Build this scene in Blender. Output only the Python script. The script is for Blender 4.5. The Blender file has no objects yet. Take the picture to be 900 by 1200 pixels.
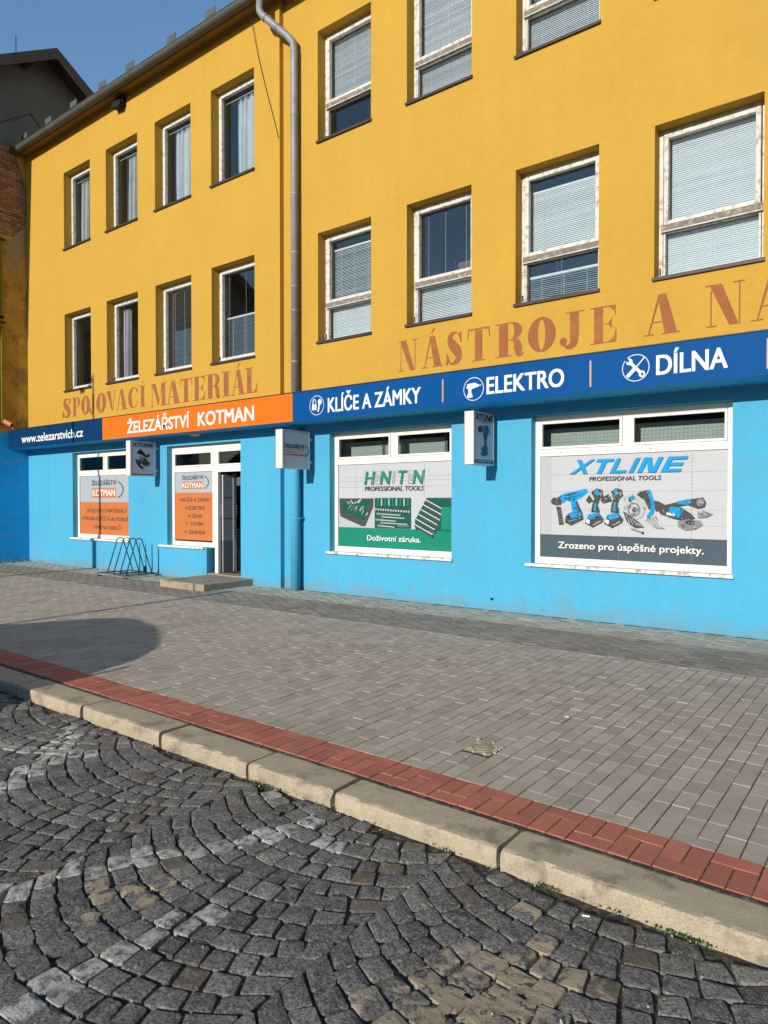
import bpy, math, random
from mathutils import Vector, Matrix, noise as mnoise
R = math.radians
random.seed(7)
S = bpy.context.scene
COL = S.collection

# ------------------------------------------------------------------ camera, world, sun, exposure
CAM_H = 1.616
cam = bpy.data.cameras.new('camera'); camo = bpy.data.objects.new('camera', cam); COL.objects.link(camo)
cam.sensor_fit = 'VERTICAL'; cam.sensor_height = 24.0; cam.lens = 811.4 / 1200 * 24.0
cam.clip_start = 0.05; cam.clip_end = 2000
camo.location = (0, 0, CAM_H)
camo.rotation_euler = (R(90) - 0.0161, 0, 0.6529)
S.camera = camo
SUN_EL = 17.0; SUN_AZ = 3.2          # elevation; degrees to the right of the facade normal
w = bpy.data.worlds.new('World'); S.world = w; w.use_nodes = True
nt = w.node_tree; bg = nt.nodes['Background']
sky = nt.nodes.new('ShaderNodeTexSky'); sky.sky_type = 'NISHITA'; sky.sun_disc = False
sky.sun_elevation = R(SUN_EL); sky.sun_rotation = R(180 - SUN_AZ)
sky.air_density = 1.4; sky.dust_density = 0.0; sky.ozone_density = 4.5; sky.altitude = 300
nt.links.new(sky.outputs[0], bg.inputs[0]); bg.inputs[1].default_value = 0.15
sl = bpy.data.lights.new('sun', 'SUN'); sl.energy = 4.3; sl.angle = R(0.53); sl.color = (1, 0.92, 0.80)
so = bpy.data.objects.new('sun', sl); COL.objects.link(so)
sd = Vector((math.sin(R(SUN_AZ)) * math.cos(R(SUN_EL)), -math.cos(R(SUN_AZ)) * math.cos(R(SUN_EL)), math.sin(R(SUN_EL))))
so.rotation_euler = sd.to_track_quat('Z', 'Y').to_euler(); so.location = sd * 60
S.view_settings.view_transform = 'Standard'; S.view_settings.look = 'None'
S.view_settings.exposure = 0.22; S.view_settings.gamma = 1.0
S.cycles.max_bounces = 8; S.cycles.transparent_max_bounces = 12

# ------------------------------------------------------------------ materials
def srgb(r, g, b):
    f = lambda c: (c / 255 / 12.92) if c / 255 <= .04045 else ((c / 255 + .055) / 1.055) ** 2.4
    return (f(r), f(g), f(b))
MATS = {}
def mat(name, col, rough=.8, var=.12, vs=3.0, bump=.0, bs=200.0, metal=0.0, spec=.4, dirt=None, dirt_s=1.2, dirt_a=.0, tone=0.0,
        streak=0.0, coat=0.0, var2=0.0, splash=0):
    if name in MATS: return MATS[name]
    m = bpy.data.materials.new(name); m.use_nodes = True; N = m.node_tree.nodes; L = m.node_tree.links
    p = N['Principled BSDF']; p.inputs['Roughness'].default_value = rough; p.inputs['Metallic'].default_value = metal
    p.inputs['Specular IOR Level'].default_value = spec; p.inputs['Coat Weight'].default_value = coat
    geo = N.new('ShaderNodeNewGeometry'); pos = geo.outputs['Position']
    def noise(s, det=5, src=pos, ro=.55):
        n = N.new('ShaderNodeTexNoise'); n.inputs['Scale'].default_value = s; n.inputs['Detail'].default_value = det
        n.inputs['Roughness'].default_value = ro; L.new(src, n.inputs['Vector']); return n.outputs['Fac']
    def mr(src, a, b, c, d):
        n = N.new('ShaderNodeMapRange'); L.new(src, n.inputs[0])
        for i, v in enumerate((a, b, c, d)): n.inputs[i + 1].default_value = v
        return n.outputs[0]
    def mul(a, b):
        n = N.new('ShaderNodeMath'); n.operation = 'MULTIPLY'; L.new(a, n.inputs[0])
        if isinstance(b, float): n.inputs[1].default_value = b
        else: L.new(b, n.inputs[1])
        return n.outputs[0]
    fac = mr(noise(vs), .25, .75, 1 - var, 1 + var)
    if var2: fac = mul(fac, mr(noise(vs * 14, 6, ro=.7), .25, .75, 1 - var2, 1 + var2))
    if tone:
        a = N.new('ShaderNodeAttribute'); a.attribute_name = 'tone'
        fac = mul(fac, mr(a.outputs['Fac'], 0, 1, 1 - tone, 1 + tone))
    if streak:
        mp = N.new('ShaderNodeMapping'); L.new(pos, mp.inputs[0]); mp.inputs['Scale'].default_value = (1, 1, .06)
        fac = mul(fac, mr(noise(5.5, 4, mp.outputs[0]), .3, .7, 1 - streak, 1 + streak * .5))
    mx = N.new('ShaderNodeVectorMath'); mx.operation = 'SCALE'; mx.inputs[0].default_value = col; L.new(fac, mx.inputs['Scale'])
    c = mx.outputs[0]
    if dirt:
        mm = N.new('ShaderNodeMix'); mm.data_type = 'RGBA'; L.new(mr(noise(dirt_s, 8, ro=.65), .52, .62, 0, dirt_a), mm.inputs[0])
        L.new(c, mm.inputs[6]); mm.inputs[7].default_value = (*dirt, 1); c = mm.outputs[2]
    if splash:      # dried splash marks low on the wall
        sp = N.new('ShaderNodeSeparateXYZ'); L.new(pos, sp.inputs[0])
        ma = N.new('ShaderNodeMath'); ma.operation = 'MULTIPLY_ADD'; L.new(noise(3.5, 8, ro=.7), ma.inputs[0]); ma.inputs[1].default_value = -.9; L.new(sp.outputs[2], ma.inputs[2])
        mm = N.new('ShaderNodeMix'); mm.data_type = 'RGBA'; L.new(mul(mr(ma.outputs[0], -.42, -.22, splash, 0), mr(noise(60, 4), .4, .6, .3, 1)), mm.inputs[0])
        L.new(c, mm.inputs[6]); mm.inputs[7].default_value = (.17, .22, .22, 1); c = mm.outputs[2]
    L.new(c, p.inputs['Base Color'])
    if bump:
        b = N.new('ShaderNodeBump'); b.inputs['Strength'].default_value = bump; b.inputs['Distance'].default_value = .01
        L.new(noise(bs, 6, ro=.7), b.inputs['Height']); L.new(b.outputs[0], p.inputs['Normal'])
    MATS[name] = m; return m

M = {}
M['yellow'] = mat('yellow_stucco', (.490, .288, .046), .92, .045, .9, .16, 90, spec=.15, streak=.025, var2=.06)
M['sidewall'] = mat('old_yellow_stucco', (.42, .27, .06), .95, .22, 1.6, .25, 60, spec=.1, dirt=(.14, .10, .06), dirt_a=.6, dirt_s=2.2, var2=.1)
M['blue'] = mat('blue_wall_paint', (.066, .352, .550), .8, .05, .7, .14, 70, spec=.2, streak=.04, var2=.05, dirt=(.088, .33, .49), dirt_a=.6, dirt_s=1.3, splash=.7)
M['blueold'] = mat('blue_wall_paint_worn', (.018, .36, .70), .8, .06, .8, .5, 50, spec=.2, dirt=(.2, .32, .40), dirt_a=.35, dirt_s=5)
M['frame'] = mat('white_window_paint', (.74, .72, .66), .55, .05, 4, .15, 60, spec=.4)
M['oldframe'] = mat('peeling_white_paint', (.60, .585, .54), .65, .08, 4, .5, 40, spec=.2, dirt=(.27, .23, .18), dirt_a=.7, dirt_s=13, streak=.06)
M['rotten'] = mat('weathered_grey_wood', (.215, .175, .14), .85, .2, 9, .7, 50, spec=.2, dirt=(.5, .47, .42), dirt_a=.5, dirt_s=16)
M['sill'] = mat('brown_sill_metal', (.045, .028, .022), .5, .2, 4, .1, 80)
M['wsill'] = mat('white_sill', (.70, .68, .63), .6, .06, 4, .2, 50, dirt=(.25, .2, .16), dirt_a=.8, dirt_s=9)
M['zinc'] = mat('zinc_pipe', (.26, .275, .28), .55, .14, 3, .2, 30, metal=.15, streak=.15, dirt=(.16, .17, .16), dirt_a=.5, dirt_s=4)
M['gutter'] = mat('old_gutter_metal', (.085, .092, .08), .6, .16, 3, .2, 30, metal=.15)
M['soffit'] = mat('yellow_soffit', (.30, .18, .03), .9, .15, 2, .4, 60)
M['darkwood'] = mat('dark_brown_wood', (.095, .062, .045), .85, .3, 5, .5, 30, var2=.2)
M['render_dark'] = mat('grey_brown_render', (.25, .19, .12), .95, .12, 2, .6, 40, var2=.1)
M['brick'] = mat('old_brick', (.30, .165, .095), .95, .2, 9, .9, 60, tone=.4, var2=.2)
M['mortar'] = mat('old_mortar', (.17, .13, .09), .95, .2, 9, .9, 60)
M['plaster'] = mat('bare_plaster', (.30, .23, .14), .95, .15, 5, .7, 40)
M['rooftile'] = mat('roof_sheet', (.09, .06, .05), .8, .2, 3, .3, 30)
M['navy'] = mat('navy_panel', (.002, .034, .105), .6, .04, 1, .0, spec=.08)
M['bpanel'] = mat('blue_panel', (.001, .066, .235), .6, .04, 1, .0, spec=.08)
M['opanel'] = mat('orange_panel', (.74, .140, .010), .55, .03, 1, .0, spec=.12)
M['white'] = mat('white_lettering', (.70, .70, .68), .6, .02, spec=.15)
M['black'] = mat('black_print', (.02, .02, .022), .6, .02, spec=.12)
M['dgrey'] = mat('dark_grey_print', (.060, .062, .066), .6, .05, spec=.12)
M['mgrey'] = mat('mid_grey_print', (.20, .21, .22), .6, .05, spec=.12)
M['lgrey'] = mat('light_grey_print', (.40, .415, .43), .6, .03, spec=.12)
M['paper'] = mat('poster_white_film', (.44, .45, .47), .6, .03, 1.5, spec=.15)
M['paperblue'] = mat('poster_grey_film', (.335, .375, .41), .6, .04, 1.5, spec=.15)
M['slate'] = mat('poster_slate_film', (.060, .088, .112), .6, .06, 2, spec=.15)
M['pgreen'] = mat('poster_green_film', (.008, .20, .135), .6, .06, 2, spec=.15)
M['dgreen'] = mat('dark_green_print', (.008, .085, .065), .6, .1, spec=.12)
M['porange'] = mat('poster_orange_film', (.50, .155, .046), .6, .05, 2, spec=.15)
M['oframe'] = mat('print_orange', (.50, .165, .06), .6, .03, spec=.12)
M['cyan'] = mat('print_cyan', (.008, .27, .56), .6, .03, spec=.12)
M['dcyan'] = mat('print_dark_cyan', (.015, .13, .22), .6, .05, spec=.12)
M['orline'] = mat('orange_divider', (.60, .28, .14), .5, .03)
M['boxface'] = mat('lightbox_face', (.42, .48, .55), .5, .03, 2, spec=.25)
M['boxedge'] = mat('lightbox_edge', (.66, .62, .57), .5, .04, 3)
M['alu'] = mat('aluminium', (.50, .49, .47), .4, .05, 3, metal=.4)
M['letter'] = mat('faded_red_letter_paint', (.300, .106, .046), .92, .07, 5, .5, 90, spec=.1, dirt=(.42, .20, .045), dirt_a=.3, dirt_s=7, var2=.06)
M['rackm'] = mat('black_rack_paint', (.02, .035, .045), .4, .1)
M['steel'] = mat('galvanised_steel', (.32, .33, .33), .5, .1, 4, metal=.5)
M['slab'] = mat('concrete_slab', (.33, .27, .19), .95, .15, 4, .8, 70, dirt=(.16, .13, .10), dirt_a=.5, dirt_s=5, var2=.15)
M['kerb'] = mat('granite_kerb', (.52, .435, .305), .9, .12, 9, 1.0, 150, dirt=(.25, .21, .155), dirt_a=.75, dirt_s=4.2, tone=.10, var2=.34)
M['joint'] = mat('joint_dirt', (.055, .048, .038), 1, .35, 9, 1.0, 90, dirt=(.24, .21, .165), dirt_a=.8, dirt_s=30, var2=.4)
M['paver'] = mat('grey_concrete_paver', (.425, .372, .298), .95, .09, 1.1, .45, 160, tone=.13, spec=.15, dirt=(.29, .255, .21), dirt_a=.5, dirt_s=1.1, var2=.09)
M['ipaver'] = mat('interlocking_paver_concrete', (.42, .38, .31), .95, .12, 1.7, .5, 120, tone=.12, spec=.15, var2=.10)
M['ipaver2'] = mat('dark_interlocking_paver_concrete', (.27, .235, .195), .95, .12, 1.7, .5, 120, tone=.14, spec=.15, var2=.12)
M['rpaver'] = mat('red_concrete_paver', (.45, .162, .108), .95, .12, 3, .5, 140, tone=.14, spec=.15, dirt=(.30, .15, .11), dirt_a=.4, dirt_s=2.1, var2=.1)
M['curtain'] = mat('net_curtain', (.60, .62, .63), .9, .1, 5)
M['blind'] = mat('blind_slat', (.80, .80, .78), .6, .05, 3)
M['room'] = mat('dark_room', (.15, .155, .155), .9, .2, 2)
M['shopwall'] = mat('shop_interior', (.13, .135, .13), .9, .2, 2)
M['shelf'] = mat('shelf_metal', (.62, .66, .62), .6, .08, 6)
M['carpaint'] = mat('silver_car_paint', (.30, .32, .34), .3, .02, 2, metal=.6, coat=.6)
M['carglass'] = mat('car_glass', (.02, .025, .03), .08, .02)
M['rubber'] = mat('rubber', (.02, .02, .02), .8, .1)
M['lamp_green'] = mat('lamp_post_paint', (.20, .21, .20), .6, .1)
M['cammetal'] = mat('orange_siren_plastic', (.62, .20, .09), .5, .1)
M['stone'] = mat('moss_green', (.05, .10, .02), .9, .3, 20)
M['leaf'] = mat('dry_leaf', (.34, .25, .13), .9, .3, 9)
M['crumb'] = mat('pale_crumb', (.40, .36, .29), .9, .1)

def glass(name, tint, refl, rough=.02):
    m = bpy.data.materials.new(name); m.use_nodes = True; N = m.node_tree.nodes; L = m.node_tree.links
    for n in list(N):
        if n.type == 'BSDF_PRINCIPLED': N.remove(n)
    out = [n for n in N if n.type == 'OUTPUT_MATERIAL'][0]
    t = N.new('ShaderNodeBsdfTransparent'); t.inputs[0].default_value = (*tint, 1)
    g = N.new('ShaderNodeBsdfGlossy'); g.inputs['Roughness'].default_value = rough; g.inputs[0].default_value = (.86, .80, .72, 1)
    nz = N.new('ShaderNodeTexNoise'); nz.inputs['Scale'].default_value = 1.6; geo = N.new('ShaderNodeNewGeometry')
    L.new(geo.outputs['Position'], nz.inputs['Vector'])
    b = N.new('ShaderNodeBump'); b.inputs['Strength'].default_value = .06; b.inputs['Distance'].default_value = .02
    L.new(nz.outputs['Fac'], b.inputs['Height']); L.new(b.outputs[0], g.inputs['Normal'])
    # Schlick reflectance that is the same from both sides of the pane
    dt = N.new('ShaderNodeVectorMath'); dt.operation = 'DOT_PRODUCT'; L.new(geo.outputs['Incoming'], dt.inputs[0]); L.new(geo.outputs['True Normal'], dt.inputs[1])
    def mth(op, a, b):
        n = N.new('ShaderNodeMath'); n.operation = op; n.use_clamp = True
        for i, v in enumerate((a, b)):
            if v is None: continue
            if isinstance(v, (int, float)): n.inputs[i].default_value = v
            else: L.new(v, n.inputs[i])
        return n.outputs[0]
    p5 = mth('POWER', mth('SUBTRACT', 1.0, mth('ABSOLUTE', dt.outputs['Value'], None)), 5.0)
    ma = N.new('ShaderNodeMath'); ma.operation = 'MULTIPLY_ADD'; ma.use_clamp = True
    L.new(p5, ma.inputs[0]); ma.inputs[1].default_value = .9; ma.inputs[2].default_value = refl
    x = N.new('ShaderNodeMixShader'); L.new(ma.outputs[0], x.inputs[0]); L.new(t.outputs[0], x.inputs[1]); L.new(g.outputs[0], x.inputs[2])
    L.new(x.outputs[0], out.inputs[0]); return m
M['glass'] = glass('window_glass', (.90, .93, .94), .09)
M['shopglass'] = glass('shop_glass', (.78, .82, .82), .05)

# cobble material: tone, worn white road paint, dried mud
def cobble_mat():
    m = bpy.data.materials.new('dark_granite_cobble'); m.use_nodes = True; N = m.node_tree.nodes; L = m.node_tree.links
    p = N['Principled BSDF']; p.inputs['Roughness'].default_value = .75; p.inputs['Specular IOR Level'].default_value = .35
    geo = N.new('ShaderNodeNewGeometry'); pos = geo.outputs['Position']
    def noise(s, det=6, ro=.65):
        n = N.new('ShaderNodeTexNoise'); n.inputs['Scale'].default_value = s; n.inputs['Detail'].default_value = det; n.inputs['Roughness'].default_value = ro
        L.new(pos, n.inputs['Vector']); return n.outputs['Fac']
    def mr(src, a, b, c, d):
        n = N.new('ShaderNodeMapRange'); L.new(src, n.inputs[0])
        for i, v in enumerate((a, b, c, d)): n.inputs[i + 1].default_value = v
        return n.outputs[0]
    def op(o, a, b):
        n = N.new('ShaderNodeMath'); n.operation = o; L.new(a, n.inputs[0])
        if isinstance(b, (int, float)): n.inputs[1].default_value = b
        else: L.new(b, n.inputs[1])
        return n.outputs[0]
    def attr(nm):
        a = N.new('ShaderNodeAttribute'); a.attribute_name = nm; return a.outputs['Fac']
    def mix(f, a, b):
        mm = N.new('ShaderNodeMix'); mm.data_type = 'RGBA'; L.new(f, mm.inputs[0])
        for i, v in ((6, a), (7, b)):
            if isinstance(v, tuple): mm.inputs[i].default_value = (*v, 1)
            else: L.new(v, mm.inputs[i])
        return mm.outputs[2]
    tone = attr('tone')
    c = mix(tone, (.086, .083, .078), (.375, .360, .325))
    c = mix(mr(noise(26), .42, .66, 0, .7), c, (.34, .33, .305))
    c = mix(mr(noise(70, 7, .75), .46, .60, 0, .85), c, (.022, .022, .023))
    c = mix(mr(noise(110, 4, .7), .56, .66, 0, .75), c, (.56, .54, .50))
    c = mix(op('MULTIPLY', attr('warm'), .6), c, (.16, .125, .08))
    pf = op('MULTIPLY', mr(noise(20), .40, .54, .0, .85), attr('paint'))
    c = mix(pf, c, (.68, .66, .61))
    sf = mr(op('ADD', noise(13), op('MULTIPLY', attr('sand'), .34)), .70, .80, 0, .95)
    c = mix(sf, c, (.46, .375, .265))
    L.new(c, p.inputs['Base Color'])
    b = N.new('ShaderNodeBump'); b.inputs['Strength'].default_value = 1.0; b.inputs['Distance'].default_value = .014
    L.new(op('ADD', noise(75, 9, .75), op('MULTIPLY', noise(14, 3), 1.2)), b.inputs['Height']); L.new(b.outputs[0], p.inputs['Normal'])
    return m
M['cobble'] = cobble_mat()

# ------------------------------------------------------------------ mesh helpers
class MB:
    def __init__(s): s.v = []; s.f = []; s.m = []; s.attr = {}
    def setattr(s, n0, **kw):
        for k, val in kw.items():
            a = s.attr.setdefault(k, {})
            for i in range(n0, len(s.v)): a[i] = val
    def face(s, pts, m=0):
        n = len(s.v); s.v += [tuple(p) for p in pts]; s.f.append(tuple(range(n, n + len(pts)))); s.m.append(m); return s
    def box(s, x0, x1, y0, y1, z0, z1, m=0):
        n = len(s.v)
        s.v += [(x, y, z) for z in (z0, z1) for y in (y0, y1) for x in (x0, x1)]
        for q in ((0, 2, 3, 1), (4, 5, 7, 6), (0, 1, 5, 4), (2, 6, 7, 3), (0, 4, 6, 2), (1, 3, 7, 5)):
            s.f.append(tuple(n + i for i in q)); s.m.append(m)
        return s
    def prism(s, poly, y0, y1, m=0, axis='Y'):
        # poly in (x,z), extruded y0..y1
        n = len(s.v); k = len(poly)
        mk = {'Y': lambda a, b, c: (a, c, b), 'X': lambda a, b, c: (c, a, b), 'Z': lambda a, b, c: (a, b, c)}[axis]
        s.v += [mk(a, b, y0) for a, b in poly] + [mk(a, b, y1) for a, b in poly]
        s.f.append(tuple(range(n, n + k))); s.m.append(m)
        s.f.append(tuple(range(n + 2 * k - 1, n + k - 1, -1))); s.m.append(m)
        for i in range(k):
            j = (i + 1) % k; s.f.append((n + i, n + k + i, n + k + j, n + j)); s.m.append(m)
        return s
    def tube(s, path, r, n=10, m=0, cap=True):
        P = [Vector(p) for p in path]; rr = r if isinstance(r, (list, tuple)) else [r] * len(P)
        base = len(s.v); pt = None; u = None
        for i, p in enumerate(P):
            if i == 0: t = (P[1] - P[0])
            elif i == len(P) - 1: t = P[-1] - P[-2]
            else: t = (P[i + 1] - p).normalized() + (p - P[i - 1]).normalized()
            t.normalize()
            if u is None:
                a = Vector((0, 0, 1)) if abs(t.z) < .9 else Vector((1, 0, 0)); u = t.cross(a).normalized()
            else:
                u = (u - t * u.dot(t)).normalized()
            v = t.cross(u)
            for k in range(n):
                an = 2 * math.pi * k / n; s.v.append(tuple(p + (u * math.cos(an) + v * math.sin(an)) * rr[i]))
        for i in range(len(P) - 1):
            for k in range(n):
                a = base + i * n + k; b = base + i * n + (k + 1) % n
                s.f.append((a, b, b + n, a + n)); s.m.append(m)
        if cap:
            s.f.append(tuple(base + k for k in range(n))[::-1]); s.m.append(m)
            e = base + (len(P) - 1) * n; s.f.append(tuple(e + k for k in range(n))); s.m.append(m)
        return s
    def build(s, name, mats, parent=None, smooth=False, bev=0, kind=None, offset=None):
        me = bpy.data.meshes.new(name)
        off = Vector((0, 0, 0)) if parent is None else wloc(parent)
        me.from_pydata([tuple(Vector(p) - off) for p in s.v], [], s.f)
        if not isinstance(mats, (list, tuple)): mats = [mats]
        for m in mats: me.materials.append(m)
        me.polygons.foreach_set('material_index', s.m)
        if smooth: me.polygons.foreach_set('use_smooth', [True] * len(s.f))
        for k, a in s.attr.items():
            at = me.attributes.new(k, 'FLOAT', 'POINT'); at.data.foreach_set('value', [a.get(i, 0.0) for i in range(len(s.v))])
        me.update()
        o = bpy.data.objects.new(name, me); COL.objects.link(o)
        if parent is not None: o.parent = parent
        if bev:
            b = o.modifiers.new('bevel', 'BEVEL'); b.width = bev; b.segments = 1; b.limit_method = 'ANGLE'; b.angle_limit = R(40)
        if kind: o['kind'] = kind
        return o
def wloc(o):
    v = Vector((0, 0, 0))
    while o is not None: v += o.location; o = o.parent
    return v
def thing(name, label, cat, loc=(0, 0, 0), group=None):
    o = bpy.data.objects.new(name, None); COL.objects.link(o); o.location = loc; o.empty_display_size = .2
    o['label'] = label; o['category'] = cat
    if group: o['group'] = group
    return o
def arc(cx, cz, rx, rz, a0, a1, n=16):
    return [(cx + rx * math.cos(R(a0 + (a1 - a0) * i / n)), cz + rz * math.sin(R(a0 + (a1 - a0) * i / n))) for i in range(n + 1)]
def stroke(path, ws):
    """variable width stroke -> list of quads"""
    P = [Vector(p) for p in path]; L_, R_ = [], []
    if not isinstance(ws, (list, tuple)): ws = [ws] * len(P)
    for i, p in enumerate(P):
        t = (P[min(i + 1, len(P) - 1)] - P[max(i - 1, 0)]); t.normalize(); n = Vector((-t.y, t.x))
        L_.append(p + n * ws[i] / 2); R_.append(p - n * ws[i] / 2)
    return [[tuple(L_[i]), tuple(L_[i + 1]), tuple(R_[i + 1]), tuple(R_[i])] for i in range(len(P) - 1)]
def smooth_path(pts, ws, k=5):
    out, wo = [], []
    n = len(pts)
    for i in range(n - 1):
        p0, p1, p2, p3 = pts[max(i - 1, 0)], pts[i], pts[i + 1], pts[min(i + 2, n - 1)]
        for j in range(k):
            t = j / k
            f = lambda a, b, c, d: .5 * (2 * b + (c - a) * t + (2 * a - 5 * b + 4 * c - d) * t * t + (-a + 3 * b - 3 * c + d) * t ** 3)
            out.append((f(p0[0], p1[0], p2[0], p3[0]), f(p0[1], p1[1], p2[1], p3[1]))); wo.append(ws[i] * (1 - t) + ws[i + 1] * t)
    out.append(pts[-1]); wo.append(ws[-1]); return out, wo

class Print:
    """flat print on a plane: P(u,v,d) maps plane coordinates + distance off the surface to world"""
    def __init__(s, P, d0=.0015, step=.0004): s.P = P; s.d = d0; s.step = step; s.mb = MB(); s.mats = []
    def mi(s, m):
        if m not in s.mats: s.mats.append(m)
        return s.mats.index(m)
    def poly(s, pts, m):
        s.mb.face([s.P(u, v, s.d) for u, v in pts], s.mi(m)); s.d += s.step; return s
    def polys(s, lst, m):
        for q in lst: s.mb.face([s.P(u, v, s.d) for u, v in q], s.mi(m))
        s.d += s.step; return s
    def rect(s, u0, u1, v0, v1, m): return s.poly([(u0, v0), (u1, v0), (u1, v1), (u0, v1)], m)
    def line(s, pts, wd, m): return s.polys(stroke(pts, wd), m)
    def ring(s, cx, cz, r, wd, m):
        return s.polys(stroke(arc(cx, cz, r, r, 0, 360, 32), wd), m)
    def disc(s, cx, cz, rx, rz, m): return s.poly(arc(cx, cz, rx, rz, 0, 360, 20)[:-1], m)
    def build(s, name, parent): return s.mb.build(name, s.mats, parent)

_tc = {}
def text_mesh(body):
    if body in _tc: return _tc[body]
    cu = bpy.data.curves.new('lettering', 'FONT'); cu.body = body; cu.resolution_u = 4
    o = bpy.data.objects.new('lettering_source', cu); COL.objects.link(o)
    bpy.context.view_layer.update()
    dg = bpy.context.evaluated_depsgraph_get(); me = bpy.data.meshes.new_from_object(o.evaluated_get(dg))
    v = [tuple(p.co) for p in me.vertices]; f = [tuple(p.vertices) for p in me.polygons]
    bpy.data.objects.remove(o); bpy.data.curves.remove(cu); bpy.data.meshes.remove(me)
    _tc[body] = (v, f); return v, f
_vH, _ = text_mesh('H'); CAPH = max(p[1] for p in _vH) - min(p[1] for p in _vH)
def lettering(body, P, u0, u1, v0, cap, m, parent, bold=.02, shear=0.0, d0=.003, name='lettering', wob=0):
    """body fitted between u0..u1 with its baseline at v0 and capital height cap"""
    v, f = text_mesh(body)
    xs = [p[0] for p in v]; a, b = min(xs), max(xs); sz = cap / CAPH
    sx = (u1 - u0 - abs(shear) * cap) / (b - a)
    mb = MB(); offs = [(0, 0)]
    if bold: offs = [(-1, -.6), (1, -.6), (-1, .6), (1, .6), (0, 0), (-.5, .3), (.5, -.3)]
    for k, (ox, oz) in enumerate(offs):
        n = len(mb.v)
        for p in v:
            zz = p[1] * sz + oz * bold * sz; uu = u0 + (p[0] - a) * sx + ox * bold * sz + shear * zz
            mb.v.append(tuple(P(uu, v0 + zz, d0 + k * .0003)))
        for q in f: mb.f.append(tuple(n + i for i in q)); mb.m.append(0)
    return mb.build(name, m, parent)

WR = 9.073      # right wing wall plane
WL = 8.973      # left wing wall plane (10 cm proud)
BD = 8.455      # front of the fascia signs
def front(Y): return lambda u, v, d: Vector((u, Y - d, v))

# ------------------------------------------------------------------ SETTING: ground, road, pavement, kerb
MB().box(-70, 60, -60, 60, -.9, -.20).build('ground', M['joint'], kind='structure')
road = MB()
road.face([(-60, -50, -.104), (50, -50, -.104), (50, 2.90, -.104), (-60, 2.90, -.104)])
road = road.build('road', M['joint'], kind='structure')
# beyond the laid stones the road is the same dark stone, its joints left to the material
def far_mat():
    m = mat('far_cobble_road', (.17, .165, .155), .85, .25, 6, .0, spec=.2, var2=.4)
    N = m.node_tree.nodes; L = m.node_tree.links; p = N['Principled BSDF']
    vo = N.new('ShaderNodeTexVoronoi'); vo.feature = 'DISTANCE_TO_EDGE'; vo.inputs['Scale'].default_value = 9.0; vo.inputs['Randomness'].default_value = .55
    g = N.new('ShaderNodeNewGeometry'); L.new(g.outputs['Position'], vo.inputs['Vector'])
    b = N.new('ShaderNodeBump'); b.inputs['Strength'].default_value = 1; b.inputs['Distance'].default_value = .015
    mr = N.new('ShaderNodeMapRange'); L.new(vo.outputs[0], mr.inputs[0]); mr.inputs[2].default_value = .045
    L.new(mr.outputs[0], b.inputs['Height']); L.new(b.outputs[0], p.inputs['Normal']); return m
fr = MB()
fr.face([(-60, -50, -.088), (50, -50, -.088), (50, .42, -.088), (-60, .42, -.088)])
fr.face([(-60, .42, -.088), (-8.2, .42, -.088), (-8.2, 2.88, -.088), (-60, 2.88, -.088)])
fr.face([(2.4, .42, -.088), (50, .42, -.088), (50, 2.88, -.088), (2.4, 2.88, -.088)])
fr.build('far_road_surface', far_mat(), kind='structure')
pave = MB().box(-60, 50, 3.10, 9.20, -.19, -.0055).build('pavement', M['joint'], kind='structure')

def inview(x, y, z=0, mx=1.15):
    f = Vector((-math.sin(.6529), math.cos(.6529), 0)); r = Vector((math.cos(.6529), math.sin(.6529), 0))
    d = Vector((x, y, 0)); zz = d.dot(f)
    if zz < .3: return False
    return abs(d.dot(r) / zz * 811.4) < 450 * mx and abs((CAM_H - z) / zz * 811.4) < 600 * mx + 60

# --- cobblestones in segmental arcs
def quadstone(mb, c, ztop, tone, **at):
    """c: 4 corners (x,y) counter-clockwise; irregular octagon outline with a worn dome"""
    n0 = len(mb.v); C = Vector((sum(p[0] for p in c) / 4, sum(p[1] for p in c) / 4)); out = []
    for i in range(4):
        p = Vector(c[i]); q = Vector(c[(i + 1) % 4]); o = Vector(c[i - 1]); e = q - p; h = p - o
        k = random.uniform(.05, .12); out.append(p - h * k); out.append(p + e * random.uniform(.05, .12))
    out = [q + Vector((random.gauss(0, .0022), random.gauss(0, .0022))) for q in out]
    lvl = [(1.0, -.055, 0), (.99, -.009, .0012), (.955, -.0018, .0014)]
    tx, ty = random.gauss(0, .028), random.gauss(0, .028)
    for sc, dz, j in lvl:
        for q in out:
            d = q - C; x, y = C.x + d.x * sc, C.y + d.y * sc
            mb.v.append((x, y, ztop + dz + random.gauss(0, j) + (tx * d.x + ty * d.y if dz > -.05 else 0)))
    dome = random.uniform(-.0005, .003)
    for q in out[::2]:
        d = q - C; mb.v.append((C.x + d.x * .55, C.y + d.y * .55, ztop + dome + random.gauss(0, .0016) + tx * d.x * .5 + ty * d.y * .5))
    for r in range(2):
        for i in range(8):
            j = (i + 1) % 8; mb.f.append((n0 + r * 8 + i, n0 + r * 8 + j, n0 + r * 8 + 8 + j, n0 + r * 8 + 8 + i)); mb.m.append(0)
    a = n0 + 16; t = n0 + 24
    for i in range(4):
        j = (i + 1) % 4
        mb.f.append((a + 2 * i, a + 2 * i + 1, t + i)); mb.m.append(0)
        mb.f.append((a + 2 * i + 1, a + (2 * i + 2) % 8, t + j, t + i)); mb.m.append(0)
    mb.f.append((t, t + 1, t + 2, t + 3)); mb.m.append(0)
    mb.setattr(n0, tone=tone, **at)
PERIOD = 1.40; XC0 = -2.45; RAD = 1.12; ROW = .121
def arcy(dx): return RAD - math.sqrt(RAD * RAD - dx * dx)
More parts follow.
